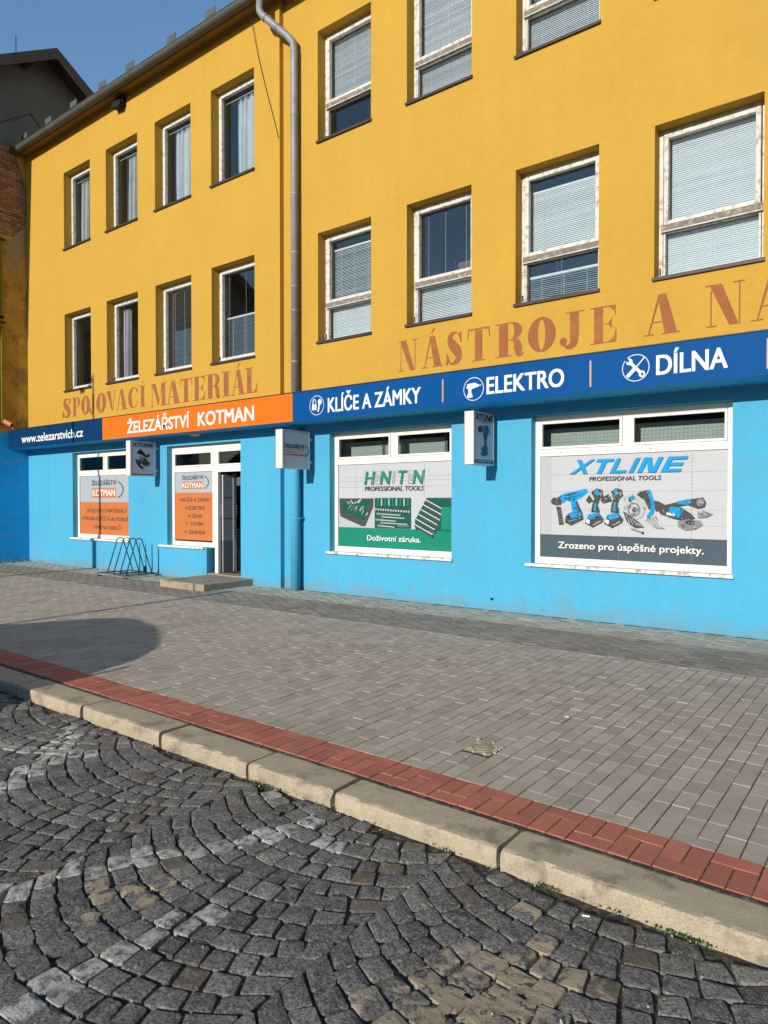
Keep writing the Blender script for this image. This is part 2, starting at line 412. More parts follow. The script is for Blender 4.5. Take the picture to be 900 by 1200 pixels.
PAINT = [([(-3.25, 1.25), (-3.10, 1.51), (-2.93, 1.89), (-2.675, 2.30), (-2.505, 2.68)], .062),
         ([(-2.38, 1.12), (-2.345, 1.47), (-2.30, 1.88)], .06),
         ([(-4.28, 1.78), (-4.39, 2.01), (-4.505, 2.31), (-4.64, 2.42), (-4.97, 2.66)], .075),
         ([(-3.10, 2.82), (-2.80, 2.82)], .045), ([(-2.49, 2.64), (-2.27, 2.56)], .05),
         ([(-5.6, 1.9), (-4.95, 2.2), (-4.4, 2.45)], .07)]
SAND = [(-1.10, 2.12, .26), (-1.28, 1.93, .24), (-.98, 2.2, .2), (-1.10, 2.41, .07), (-1.02, 2.02, .2), (-2.78, 1.66, .12), (-2.60, 1.72, .10), (-2.70, 1.80, .09), (-1.27, 2.63, .045)]
def seg_d(p, a, b):
    p, a, b = Vector(p), Vector(a), Vector(b); ab = b - a; t = max(0, min(1, (p - a).dot(ab) / ab.length_squared)); return (p - a - ab * t).length
stones = []
for ci in range(-5, 5):
    xc = XC0 + ci * PERIOD; half = PERIOD / 2
    for ri in range(-3, 34):
        y0 = .30 + ri * ROW + (ci % 2) * .05
        th0 = math.asin(half / RAD); s = -th0 * RAD + random.uniform(0, .02); end = th0 * RAD
        cuts = [s - .02]
        while s < end:
            s += random.uniform(.094, .146); cuts.append(min(s, end + .02))
        if len(cuts) > 2 and cuts[-1] - cuts[-2] < .06: cuts.pop(-2)
        for a, b in zip(cuts[:-1], cuts[1:]):
            g = .0046; th1, th2 = a / RAD, b / RAD
            def P(th, inner):
                dx = RAD * math.sin(th); y = y0 + arcy(max(-RAD * .99, min(RAD * .99, dx)))
                if inner: dx2 = dx - ROW * math.sin(th) * math.cos(th); return (xc + dx2, y0 + ROW + arcy(dx2))
                return (xc + dx, y)
            c = [P(th1, 0), P(th2, 0), P(th2, 1), P(th1, 1)]
            if b >= end: c[2] = (xc + half, y0 + ROW + arcy(half))      # end stones reach the seam between two arcs
            if a == cuts[0]: c[3] = (xc - half, y0 + ROW + arcy(half))
            C = Vector((sum(q[0] for q in c) / 4, sum(q[1] for q in c) / 4))
            c2 = []
            for q in c:
                d = Vector(q) - C; L = d.length; q2 = C + d * (1 - g * 1.45 / L) + Vector((random.gauss(0, .0045), random.gauss(0, .0045)))
                c2.append((max(xc - half - .02, min(xc + half + .02, q2.x)), min(q2.y, 2.835)))
            if C.y > 2.815 or C.y < .45 or C.x < -8.2 or C.x > 2.4: continue
            area = abs(sum(c2[i][0] * c2[(i + 1) % 4][1] - c2[(i + 1) % 4][0] * c2[i][1] for i in range(4))) / 2
            if area < .0035: continue
            stones.append((C.x, C.y, c2))
random.shuffle(stones)
stones.sort(key=lambda t: (0 if inview(t[0], t[1], -.12, 1.02) else 1, math.hypot(t[0], t[1])))
rest = MB()
for k, (x, y, c) in enumerate(stones):
    tone = min(1, max(0, random.gauss(.34, .22)))
    pa = max([0] + [1 for pl, wd in PAINT if min(seg_d((x, y), pl[i], pl[i + 1]) for i in range(len(pl) - 1)) < wd * 1.12]) * random.uniform(.65, 1)
    sa = max([0] + [1 - max(0, math.hypot(x - sx, y - sy) / sr - .7) for sx, sy, sr in SAND if math.hypot(x - sx, y - sy) < sr * 1.5])
    sa = max(0, min(1, sa)) * random.choice((.45, .8, 1)); warm = 1.0 if random.random() < .04 else random.uniform(0, .15)
    z = -.088 + random.gauss(0, .0024)
    if k < 300:
        mb = MB(); quadstone(mb, c, z, tone, paint=float(pa), sand=float(sa), warm=warm)
        mb.build('cobblestone', M['cobble'], road)
    else: quadstone(rest, c, z, tone, paint=float(pa), sand=float(sa), warm=warm)
rest.build('cobblestones', M['cobble'], road, kind='stuff')

# --- pavers
def paver(mb, poly, z=0.0, tone=.5, ch=.0020):
    n0 = len(mb.v); k = len(poly); cx = sum(p[0] for p in poly) / k; cy = sum(p[1] for p in poly) / k
    tz = [random.gauss(0, .0007) for _ in poly]
    def ins(a):
        o = []
        for x, y in poly:
            d = Vector((x - cx, y - cy)); L = d.length; o.append((cx + d.x * (1 - a / L), cy + d.y * (1 - a / L)))
        return o
    mb.v += [(x, y, -.02) for x, y in poly] + [(x, y, z - ch * .8 + tz[i]) for i, (x, y) in enumerate(poly)] + [(x, y, z + tz[i]) for i, (x, y) in enumerate(ins(ch * 1.6))]
    for r in range(2):
        for i in range(k):
            j = (i + 1) % k; mb.f.append((n0 + r * k + i, n0 + r * k + j, n0 + (r + 1) * k + j, n0 + (r + 1) * k + i)); mb.m.append(0)
    mb.f.append(tuple(range(n0 + 2 * k, n0 + 3 * k))); mb.m.append(0); mb.setattr(n0, tone=tone)
def rct(x0, x1, y0, y1, g=.0030, h=.0012):
    j = lambda: random.gauss(0, .0008)
    return [(x0 + g + j(), y0 + h), (x1 - g + j(), y0 + h), (x1 - g + j(), y1 - h), (x0 + g + j(), y1 - h)]
Y0 = 3.14; grey = []; red = []
U0 = -1.11
HOLE = (-2.335, -2.115, 3.86, 4.10)
for i in range(-96, 30):
    ux = U0 + .2 * i; A = (i % 2 == 1)
    if A:
        red.append(rct(ux, ux + .2, Y0, Y0 + .1)); red += [rct(ux, ux + .1, Y0 + .1, Y0 + .3), rct(ux + .1, ux + .2, Y0 + .1, Y0 + .3)]
        grey.append(rct(ux, ux + .2, Y0 + .3, Y0 + .4)); ys = Y0 + .4
    else:
        red += [rct(ux, ux + .1, Y0, Y0 + .2), rct(ux + .1, ux + .2, Y0, Y0 + .2)]; red.append(rct(ux, ux + .2, Y0 + .2, Y0 + .3)); ys = Y0 + .3
    for c in (0, 1):
        y = ys
        while y < 7.07:
            y2 = min(y + .2, 7.09)
            if y2 - y > .04: grey.append(rct(ux + c * .1, ux + c * .1 + .1, y, y2))
            y += .2
def lay(lst, name, stuff, m, n=300, tsd=.25, zs=.0010):
    def key(p):
        x = sum(q[0] for q in p) / len(p); y = sum(q[1] for q in p) / len(p); return (0 if inview(x, y, 0, 1.0) else 1, math.hypot(x, y))
    lst.sort(key=key); rest = MB()
    for k, p in enumerate(lst):
        tone = max(0, min(1, random.gauss(.5, tsd))); z = random.gauss(0, zs)
        if k < n:
            mb = MB(); paver(mb, p, z, tone); mb.build(name, m, pave)
        else: paver(rest, p, z, tone)
    if rest.v: rest.build(stuff, m, pave, kind='stuff')
grey = [p for p in grey if not (HOLE[0] - .02 < sum(q[0] for q in p) / 4 < HOLE[1] + .02 and HOLE[2] - .02 < sum(q[1] for q in p) / 4 < HOLE[3] + .02)]
lay(grey, 'paver', 'pavers', M['paver'])
lay(red, 'red_paver', 'red_pavers', M['rpaver'], 240, .3)
# interlocking dog-bone pavers along the facade: two strips
def bones(ya, yb, xoff):
    out = []; W_, Lg = .165, .2; a = .021; ncol = int(27 / W_)
    for k in range(ncol):
        x0 = -21.5 + xoff + k * W_; sh = (k % 2) * Lg / 2; y = ya - sh
        while y < yb:
            y1 = y + Lg
            lo, hi = max(y, ya), min(y1, yb)
            if hi - lo > .05:
                def side(sgn, base):
                    pts = []
                    for yy in (y, y + .045, y + .075, y + .125, y + .155, y1):
                        off = a if (yy - y < .05 or y1 - yy < .05) else -a
                        if lo <= yy <= hi: pts.append((base + sgn * (off - .0025), yy))
                    if not pts or pts[0][1] > lo + 1e-4: pts.insert(0, (base + sgn * (-.0025 + (a if lo - y < .05 else -a)), lo))
                    if pts[-1][1] < hi - 1e-4: pts.append((base + sgn * (-.0025 + (a if y1 - hi < .05 else -a)), hi))
                    return pts
                Rr = side(1, x0 + W_); Ll = side(-1, x0)
                poly = Rr + Ll[::-1]
                g = .0025; poly = [(px, min(max(py, lo + g), hi - g)) for px, py in poly]
                out.append(poly)
            y = y1
    return out
b1 = bones(7.10, 8.20, 0); b2 = bones(8.23, 9.06, .06)
lay(b1, 'interlocking_paver', 'interlocking_pavers', M['ipaver2'], 150, .3, .0012)
lay(b2, 'interlocking_paver', 'interlocking_pavers', M['ipaver'], 100, .3, .0012)
MB().box(-21, 6, 8.203, 8.227, -.02, .001).build('joint_strip', M['slab'], pave)

# --- kerb stones
kerb = bpy.data.objects.new('kerb', None); COL.objects.link(kerb); kerb['kind'] = 'structure'; kerb.location = (-3, 3, 0)
JX = [-12.3, -11.1, -9.9, -8.7, -7.45, -6.25, -5.18, -4.15, -3.25, -2.55, -1.52, -.22, .95, 2.1, 3.2]
for xa, xb in zip(JX[:-1], JX[1:]):
    mb = MB(); n = max(8, int((xb - xa) / .025)); prof = [(2.866, -.20), (2.857, -.05), (2.857, -.018), (2.864, -.004), (2.885, .0), (3.02, .001), (3.09, .0), (3.115, -.006), (3.118, -.1)]
    sd_ = random.random() * 50; cant = random.gauss(0, .003); yo = random.gauss(0, .004); tn = random.random()
    ga, gb = random.uniform(.003, .009), random.uniform(.003, .008)
    for i in range(n + 1):
        t = i / n; x = xa + ga + (xb - xa - ga - gb) * t; e = min(t, 1 - t) * n; er = max(0, 1 - e) * .007
        for j, (y, z) in enumerate(prof):
            q = mnoise.noise(Vector((x * 7, y * 9 + sd_, z * 9))) * .007 + mnoise.noise(Vector((x * 24, y * 20 + sd_, z * 20))) * .005 + max(0, mnoise.noise(Vector((x * 11, sd_, z * 3))) - .25) * (.03 if j in (2, 3) else 0) * -1
            jj = 1 if 1 <= j <= 3 else .35
            mb.v.append((x + (er if i == 0 else -er) * (0 if 0 < i < n else 1) + (math.sin(z * 40) * .003), y + yo + (-q if j < 4 else 0) * 1.2 + er * (1 if j < 4 else 0), z + cant + (q * jj if j > 1 else 0) - er * .6))
    k = len(prof)
    for i in range(n):
        for j in range(k - 1):
            a = i * k + j; mb.f.append((a, a + k, a + k + 1, a + 1)); mb.m.append(0)
    mb.f.append(tuple(range(k))); mb.m.append(0); mb.f.append(tuple(n * k + j for j in range(k))[::-1]); mb.m.append(0)
    mb.setattr(0, tone=tn); o = mb.build('kerb_stone', M['kerb'], kerb)
MB().box(-60, -12.3, 2.86, 3.118, -.19, -.002).build('kerb_run', M['kerb'], kerb)
MB().box(3.2, 50, 2.86, 3.118, -.19, -.002).build('kerb_run', M['kerb'], kerb)
MB().box(-12.3, 3.2, 2.885, 3.138, -.19, -.03).build('kerb_bedding', M['joint'], kerb)

# ------------------------------------------------------------------ the shop building
bld = thing('shop_building', 'long three storey hardware shop with yellow upper walls and a bright blue ground floor', 'building', (-9, 9.2, 0))
XL0, XL1, XR1 = -18.85, -9.262, 7.0
def wall_mesh(x0, x1, z0, z1, Y, holes, depth):
    mb = MB(); xs = sorted({x0, x1, *[h[0] for h in holes], *[h[1] for h in holes]}); zs = sorted({z0, z1, *[h[2] for h in holes], *[h[3] for h in holes]})
    xs = [x for x in xs if x0 <= x <= x1]; zs = [z for z in zs if z0 <= z <= z1]
    for i in range(len(xs) - 1):
        for j in range(len(zs) - 1):
            cx, cz = (xs[i] + xs[i + 1]) / 2, (zs[j] + zs[j + 1]) / 2
            if any(h[0] < cx < h[1] and h[2] < cz < h[3] for h in holes): continue
            mb.face([(xs[i], Y, zs[j]), (xs[i + 1], Y, zs[j]), (xs[i + 1], Y, zs[j + 1]), (xs[i], Y, zs[j + 1])])
    for a, b, c, d in holes:
        e = Y + depth
        mb.face([(a, Y, c), (a, Y, d), (a, e, d), (a, e, c)]); mb.face([(b, Y, c), (b, e, c), (b, e, d), (b, Y, d)])
        mb.face([(a, Y, d), (b, Y, d), (b, e, d), (a, e, d)]); mb.face([(a, Y, c), (a, e, c), (b, e, c), (b, Y, c)])
    return mb
# upper openings (x0, x1, z0, z1)
Lx = [(-16.93, -15.71), (-15.02, -13.755), (-13.10, -11.86), (-11.21, -9.945)]
Rx = [(-8.41, -7.21), (-6.48, -5.293), (-4.566, -3.352), (-2.637, -1.41), (-.71, .51), (1.22, 2.44), (3.15, 4.37)]
TOPL, MIDL, TOPR, MIDR = (7.89, 9.785), (4.365, 6.275), (7.945, 9.876), (4.425, 6.344)
UL = [(a, b, *z) for z in (TOPL, MIDL) for a, b in Lx]; UR = [(a, b, *z) for z in (TOPR, MIDR) for a, b in Rx]
ZS = 3.40; ZE = 10.80
lw = wall_mesh(XL0, XL1, ZS, ZE, WL, UL, .3); lw.face([(XL1, WL, ZS), (XL1, WL + .3, ZS), (XL1, WL + .3, ZE), (XL1, WL, ZE)])
upl = lw.build('upper_wall', M['yellow'], bld)
upr = wall_mesh(XL1, XR1, ZS, ZE, WR, UR, .3).build('upper_wall', M['yellow'], bld)
GL = [(-16.60, -14.17, .70, 2.80)]
DOORW = [(-12.72, -11.40, .66, 2.78), (-11.40, -10.36, .10, 2.78)]
gl = wall_mesh(XL0, XL1, 0, ZS, WL, GL + DOORW, .0)
Yd = WL + .13
for a, b, c, d in GL: 
    for q in ([(a, WL, c), (a, WL, d), (a, Yd + .2, d), (a, Yd + .2, c)], [(b, WL, c), (b, Yd + .2, c), (b, Yd + .2, d), (b, WL, d)], [(a, WL, d), (b, WL, d), (b, Yd + .2, d), (a, Yd + .2, d)], [(a, WL, c), (a, Yd + .2, c), (b, Yd + .2, c), (b, WL, c)]): gl.face(q)
a, b, c, d = -12.72, -10.36, .66, 2.78; e = WL + .33
gl.face([(a, WL, c), (a, WL, d), (a, e, d), (a, e, c)]); gl.face([(a, WL, d), (b, WL, d), (b, e, d), (a, e, d)]); gl.face([(b, WL, .0), (b, e, .0), (b, e, d), (b, WL, d)])
gl.face([(a, WL, c), (a, e, c), (-11.40, e, c), (-11.40, WL, c)]); gl.face([(-11.40, WL, 0), (-11.40, WL, c), (-11.40, e, c), (-11.40, e, 0)])
gl.face([(XL1, WL, 0), (XL1, WL + .3, 0), (XL1, WL + .3, ZS), (XL1, WL, ZS)])
gl.build('shopfront_wall', M['blue'], bld)
GR = [(-8.14, -5.635, .70, 2.81), (-4.31, -1.72, .70, 2.82), (-.45, 2.1, .70, 2.82)]
wall_mesh(XL1, XR1, 0, ZS, WR, GR, .33).build('shopfront_wall', M['blue'], bld)
# back, roof
MB().box(XL0, XR1, 13.0, 20, 0, 10.6).build('rear_wall', M['yellow'], bld)
MB().box(XR1 - .002, XR1 + .3, WR + .02, 13.0, 0, 10.6).build('end_wall', M['yellow'], bld)
MB().prism([(8.62, 10.86), (14.3, 12.6), (20.2, 10.86), (20.2, 10.78), (14.3, 12.5), (8.62, 10.80)], XL0 + .02, XR1 + .4, axis='X').build('roof', M['rooftile'], bld)
MB().box(XL0, XR1 + .3, 8.735, WR + .4, 10.78, 10.81).build('eave_soffit', M['soffit'], bld)
MB().box(XL0, XR1 + .3, 8.70, 8.735, 10.69, 10.84).build('eave_board', M['darkwood'], bld)
# gutter: half round
gu = MB(); yc, zc, gr = 8.635, 10.775, .095; NG = 12; x0, x1 = -18.9, 7.2
ring = [(yc + gr * math.cos(R(180 + 180 * i / NG)), zc + gr * math.sin(R(180 + 180 * i / NG))) for i in range(NG + 1)]
ring2 = [(yc + (gr - .006) * math.cos(R(360 - 180 * i / NG)), zc + (gr - .006) * math.sin(R(360 - 180 * i / NG))) for i in range(NG + 1)]
lipc = [(yc - gr - .010, zc + .002), (yc - gr - .012, zc + .016), (yc - gr + .002, zc + .018)]
gu.prism(ring + ring2 + lipc[::-1][:0] , x0, x1, axis='X'); 
gut = gu.build('gutter', M['gutter'], bld, smooth=False)
MB().tube([(x0, yc - gr, zc + .005), (x1, yc - gr, zc + .005)], .012, 8).build('gutter_lip', M['gutter'], gut, smooth=True)
for x in [-17.3 + 1.95 * k for k in range(12)]:
    MB().prism([(yc + (gr + .006) * math.cos(R(178 + 184 * i / NG)), zc + (gr + .006) * math.sin(R(178 + 184 * i / NG))) for i in range(NG + 1)] + [(yc + (gr - .001) * math.cos(R(362 - 184 * i / NG)), zc + (gr - .001) * math.sin(R(362 - 184 * i / NG))) for i in range(NG + 1)], x, x + .03, axis='X').build('gutter_bracket', M['gutter'], gut)
MB().tube([(-18.93, yc, zc + .0), (-18.895, yc, zc + .0)], .098, 14).build('gutter_end', M['zinc'], gut)
# snow guards on the roof edge
for x in (-18.5, -17.25, -16.05, -14.8, -13.7, -12.2, -10.95, -9.6, -8.3, -7.0):
    b = MB().box(x - .012, x + .012, 8.76, 8.78, 10.86, 11.07).box(x - .15, x + .15, 8.755, 8.765, 11.05, 11.18)
    b.build('snow_guard', M['gutter'], bld)
# downpipe
dp = MB().tube([(-9.42, 8.64, 10.70), (-9.42, 8.64, 10.42), (-9.36, 8.655, 10.32), (-8.98, 8.90, 9.93), (-8.88, 8.945, 9.80), (-8.87, 8.955, 9.60), (-8.87, 8.955, 3.40)], .066, 16).build('downpipe', M['zinc'], bld, smooth=True)
for z in (9.62, 8.5, 7.1, 6.05, 5.45, 5.02, 4.1):
    MB().tube([(-8.87, 8.955, z), (-8.87, 8.955, z + .03)], .071, 16).build('pipe_collar', M['zinc'], dp, smooth=False)
MB().tube([(-8.87, 8.955, 3.46), (-8.87, 8.955, 3.56)], .074, 16).build('pipe_collar', M['zinc'], dp)
for k, (pa, pb) in enumerate((((-9.34, 8.665, 10.30), (-9.31, 8.685, 10.265)), ((-9.16, 8.785, 10.115), (-9.13, 8.805, 10.085)))):
    MB().tube([pa, pb], .072, 16).build('pipe_collar', M['zinc'], dp)
lp = MB().tube([(-8.85, 8.945, .0), (-8.85, 8.945, 3.40)], .088, 18).build('lower_downpipe', M['blue'], bld, smooth=True)
MB().tube([(-8.85, 8.945, 1.28), (-8.85, 8.945, 1.33)], .098, 18).box(-8.80, -8.74, 8.93, WR, 1.29, 1.32).build('pipe_clamp', M['blue'], lp)
# hanging cable over the left wing
MB().tube([(-9.95, 8.74, 10.62), (-9.93, 8.93, 10.50), (-9.80, 8.955, 9.9), (-9.62, 8.96, 9.3), (-9.42, 8.96, 8.7), (-9.28, 8.96, 8.25)], .006, 5).build('cable', M['black'], bld)
# dark flood lamp under the eave
fl = MB().box(-14.52, -14.16, 8.86, 8.965, 10.50, 10.72).prism([(-14.50, 10.47), (-14.2, 10.44), (-14.15, 10.58), (-14.46, 10.62)], 8.79, 8.87).build('flood_lamp', M['black'], bld, bev=.02)

# ---- upper windows
brg = random.Random(11)
def blind(x0, x1, z0, z1, Y, pitch=.026, tilt=38, sag=0.0):
    mb = MB(); z = z0; hw = .0125; t = R(tilt)
    while z < z1:
        t = R(tilt + brg.gauss(0, 2.2)); c, s_ = math.cos(t) * hw, math.sin(t) * hw
        zl = z; zr = z + sag * (z1 - z) / max(.01, z1 - z0)
        mb.face([(x0, Y - c, zl - s_), (x1, Y - c, zr - s_), (x1, Y + c, zr + s_), (x0, Y + c, zl + s_)])
        z += pitch
    mb.box(x0, x1, Y - .012, Y + .012, z1, z1 + .03)
    for fx in (.18, .5, .82):
        x = x0 + (x1 - x0) * fx; mb.box(x - .002, x + .002, Y - .017, Y - .0155, z0, z1)
    return mb
def curtain(x0, x1, z0, z1, Y):
    mb = MB(); n = 44; pts = []
    for i in range(n + 1):
        t = i / n; x = x0 + (x1 - x0) * t; pts.append((x, Y + .035 * math.sin(t * 34 + 1.3 * math.sin(t * 9)) + .012 * math.sin(t * 71)))
    rows = 8
    for j in range(rows + 1):
        z = z0 + (z1 - z0) * j / rows
        for (x, y) in pts: mb.v.append((x + .02 * math.sin(z * 2 + x * 3) * (1 - j / rows), y * 1 + (y - Y) * .4 * (1 - j / rows), z))
    for j in range(rows):
        for i in range(n):
            a = j * (n + 1) + i; mb.f.append((a, a + 1, a + n + 2, a + n + 1)); mb.m.append(0)
    return mb
def frame_rect(mb, x0, x1, z0, z1, wd, y0, y1, wt=None, wb=None, wl=None, wr=None):
    wt = wt or wd; wb = wb or wd; wl = wl or wd; wr = wr or wd
    mb.box(x0, x0 + wl, y0, y1, z0, z1); mb.box(x1 - wr, x1, y0, y1, z0, z1)
    mb.box(x0 + wl, x1 - wr, y0 + .001, y1 - .001, z1 - wt, z1); mb.box(x0 + wl, x1 - wr, y0 + .001, y1 - .001, z0, z0 + wb)
def upper_window(x0, x1, z0, z1, Y, style):
    yf = Y + .20
    fm = MB(); frame_rect(fm, x0, x1, z0 + .02, z1, .05, yf, yf + .09)
    win = fm.build('window', M['oldframe'], bld, bev=.004)
    MB().box(x0 - .02, x1 + .02, Y - .035, yf + .02, z0 - .012, z0 + .006).box(x0 - .02, x1 + .02, Y - .036, Y - .030, z0 - .035, z0 - .012).build('sill', M['sill'], win)
    ix0, ix1, iz0, iz1 = x0 + .054, x1 - .054, z0 + .075, z1 - .054
    MB().box(x0 + .05, x1 - .05, yf + .012, yf + .02, z0 + .03, z1 - .05) if 0 else None
    gy = yf + .055
    if style['split']:
        zt = z0 + (z1 - z0) * .355
        s1 = MB(); frame_rect(s1, ix0 + .008, ix1 - .008, zt + .028, iz1 - .008, .056, yf - .026, yf + .05); s1.build('sash', M['oldframe'], win, bev=.005)
        MB().box(ix0 - .02, ix1 + .02, yf - .036, yf + .03, zt - .046, zt + .034).build('transom', M['rotten'], win, bev=.006)
        MB().box(ix0 - .022, ix1 + .022, yf - .045, yf - .02, zt - .064, zt - .047).build('drip_bar', M['oldframe'], win, bev=.003)
        s2 = MB(); frame_rect(s2, ix0 + .004, ix1 - .004, iz0 - .02, zt - .048, .022, yf - .004, yf + .05); s2.build('lower_sash', M['oldframe'], win)
        MB().box(ix0 + .03, ix1 - .03, gy - .002, gy + .002, zt + .06, iz1 - .03).build('pane', M['glass'], win)
        MB().box(ix0 + .015, ix1 - .015, gy - .004, gy + .001, iz0 - .01, zt - .055).build('pane', M['glass'], win)
        ut = style.get('upper'); lo = style.get('lower')
        if ut: blind(ix0 + .075, ix1 - .075, zt + .085 + (.0 if ut[1] is None else ut[1]), iz1 - .075 - ut[0] * (iz1 - zt), gy + .06, tilt=style.get('tilt', 62)).build('blind', M['blind'], win)
        else:
            c = MB()
            for fx in (.15, .45, .8): c.box(ix0 + (ix1 - ix0) * fx, ix0 + (ix1 - ix0) * fx + .004, gy + .05, gy + .054, zt + .05, iz1 - .05)
            c.build('blind_cord', M['curtain'], win)
        if lo: blind(ix0 + .03, ix1 - .03, iz0 + .0, zt - .085 - lo[0] * .5, gy + .06, tilt=style.get('tilt2', 60), sag=lo[1]).build('blind', M['blind'], win)
    else:
        s1 = MB(); frame_rect(s1, ix0 + .008, ix1 - .008, iz0 - .02, iz1 - .008, .052, yf - .026, yf + .05, wb=.07); s1.build('sash', M['oldframe'], win, bev=.005)
        MB().box(ix0 + .03, ix1 - .03, gy - .002, gy + .002, iz0 + .02, iz1 - .03).build('pane', M['glass'], win)
        if style.get('curtain'):
            a, b = style['curtain']; curtain(ix0 + (ix1 - ix0) * a, ix0 + (ix1 - ix0) * b, iz0, iz1 - .08, gy + .13).build('curtain', M['curtain'], win)
        c = MB()
        for fx in style.get('cords', ()): c.box(ix0 + (ix1 - ix0) * fx, ix0 + (ix1 - ix0) * fx + .004, gy + .04, gy + .044, iz0 + .03, iz1 - .05)
        if style.get('rod'):
            c.tube([(ix0 + .03, gy + .05, iz1 - .12), (ix1 - .03, gy + .05, iz1 - .12)], .008, 6)
        if c.v: c.build('blind_cord', M['curtain'], win)
        if style.get('blind'):
            a, b = style['blind']; blind(ix0 + .04, ix1 - .04, iz0 + .03 + a * (iz1 - iz0), iz0 + b * (iz1 - iz0) - .04, gy + .07, tilt=style.get('tilt', 5)).build('blind', M['blind'], win)
    # iron hinge pin at the lower left corner of the old frame
    MB().box(x0 + .012, x0 + .03, yf - .05, yf, z0 + .10, z0 + .17).build('hinge', M['rotten'], win)
    rm = MB(); a, b, c_, d, e, f = x0 - .15, x1 + .15, Y + .301, Y + 1.5, z0 - .1, z1 + .1
    rm.face([(a, d, e), (a, d, f), (b, d, f), (b, d, e)]); rm.face([(a, c_, e), (a, c_, f), (a, d, f), (a, d, e)]); rm.face([(b, c_, e), (b, d, e), (b, d, f), (b, c_, f)])
    rm.face([(a, c_, f), (b, c_, f), (b, d, f), (a, d, f)]); rm.face([(a, c_, e), (a, d, e), (b, d, e), (b, c_, e)])
    rm.build('room', M['room'], win)
sL_top = [dict(split=0, curtain=(.10, .52), rod=1, cords=(.3,)), dict(split=0, curtain=(.25, .62), rod=1, cords=(.3,)), dict(split=0, curtain=(.16, .80), rod=1), dict(split=0, curtain=(.28, .92), rod=1)]
sL_mid = [dict(split=0, cords=()), dict(split=0, curtain=(.05, .30), cords=(.2,)), dict(split=0, cords=(.15, .5), blind=(0, .98), tilt=2), dict(split=0, cords=(.12, .55), blind=(0, .5), tilt=2)]
for (a, b), st in zip(Lx, sL_top): upper_window(a, b, *TOPL, WL, st)
for (a, b), st in zip(Lx, sL_mid): upper_window(a, b, *MIDL, WL, st)
sR_top = [dict(split=1, upper=(0, None), lower=None, tilt=62), dict(split=1, upper=(0, None), lower=(0, 0), tilt=66, tilt2=60), dict(split=1, upper=(0, None), lower=(0, 0), tilt=52)] + [dict(split=1, upper=(0, None), lower=(0, 0))] * 4
sR_mid = [dict(split=1, upper=(.12, None), lower=(0, 0), tilt=42, tilt2=66), dict(split=1, upper=None, lower=(0, 0), tilt2=56), dict(split=1, upper=(.13, None), lower=(.35, -.05), tilt=66, tilt2=30), dict(split=1, upper=(0, None), lower=(0, 0), tilt=72, tilt2=72)] + [dict(split=1, upper=(0, None), lower=(0, 0))] * 3
for (a, b), st in zip(Rx, sR_top): upper_window(a, b, *TOPR, WR, st)
for (a, b), st in zip(Rx, sR_mid): upper_window(a, b, *MIDR, WR, st)

# ---- shop windows (white plastic frames, two fanlights over a big pane)
def shop_window(x0, x1, z0, z1, Y, zt=2.245, xm=None, name='shop_window'):
    yf = Y + .13; xm = xm or (x0 + x1) / 2 + .03
    f = MB(); wl = .075
    frame_rect(f, x0, x1, z0, z1, .075, yf, yf + .07, wt=.085, wb=.10)
    f.box(x0 + wl, x1 - wl, yf + .001, yf + .069, zt, zt + .10)
    f.box(xm - .06, xm + .06, yf + .0015, yf + .068, zt + .10, z1 - .085)
    win = f.build(name, M['frame'], bld, bev=.006)
    for a, b in ((x0 + wl, xm - .06), (xm + .06, x1 - wl)):
        s = MB(); frame_rect(s, a + .003, b - .003, zt + .103, z1 - .088, .032, yf - .012, yf + .04); s.build('fanlight', M['frame'], win, bev=.004)
        MB().box(a + .02, b - .02, yf + .018, yf + .022, zt + .12, z1 - .10).build('pane', M['shopglass'], win)
    MB().box(x0 + wl - .01, x1 - wl + .01, yf + .030, yf + .034, z0 + .09, zt + .01).build('pane', M['shopglass'], win)
    MB().box(x0 - .075, x1 + .03, Y - .055, yf + .01, z0 - .03, z0 + .012).build('sill', M['wsill'], win, bev=.004)
    if name == 'shop_window' or 1:
        c = MB()
        for fx in (.15, .4, .62, .86): c.box(x0 + (x1 - x0) * fx - .012, x0 + (x1 - x0) * fx + .012, yf - .004, yf + .002, zt + .045, zt + .055)
        for fx in (.05, .2, .35, .5, .65, .8, .93): c.box(x0 + (x1 - x0) * fx - .02, x0 + (x1 - x0) * fx + .02, yf - .004, yf + .002, z0 + .035, z0 + .042)
        c.build('drain_cap', M['rotten'], win)
    return win
# the frame tops lie in the shadow cast by the fascia signs
shop_window(-16.60, -14.17, .70, 2.798, WL, zt=2.225, xm=-15.33)
shop_window(-8.14, -5.635, .72, 2.81, WR, xm=-6.84)
shop_window(-4.31, -1.72, .72, 2.82, WR, xm=-3.01)
shop_window(-.45, 2.1, .72, 2.82, WR)
# window + door unit on the left wing
yf = WL + .13; f = MB()
frame_rect(f, -12.72, -11.30, .66, 2.778, .075, yf, yf + .07, wt=.138, wb=.10)
f.box(-12.645, -11.375, yf + .001, yf + .069, 2.225, 2.33)
dw = f.build('shop_window', M['frame'], bld, bev=.006)
s = MB(); frame_rect(s, -12.642, -11.378, 2.333, 2.637, .032, yf - .012, yf + .04); s.build('fanlight', M['frame'], dw, bev=.004)
MB().box(-12.62, -11.40, yf + .018, yf + .022, 2.34, 2.63).build('pane', M['shopglass'], dw)
MB().box(-12.65, -11.37, yf + .030, yf + .034, .75, 2.235).build('pane', M['shopglass'], dw)
MB().box(-12.98, -11.45, WL - .055, yf + .01, .63, .672).build('sill', M['wsill'], dw, bev=.004)
df = MB(); df.box(-11.30, -11.20, yf - .002, yf + .072, .14, 2.778).box(-10.42, -10.36, yf - .002, yf + .072, .14, 2.778)
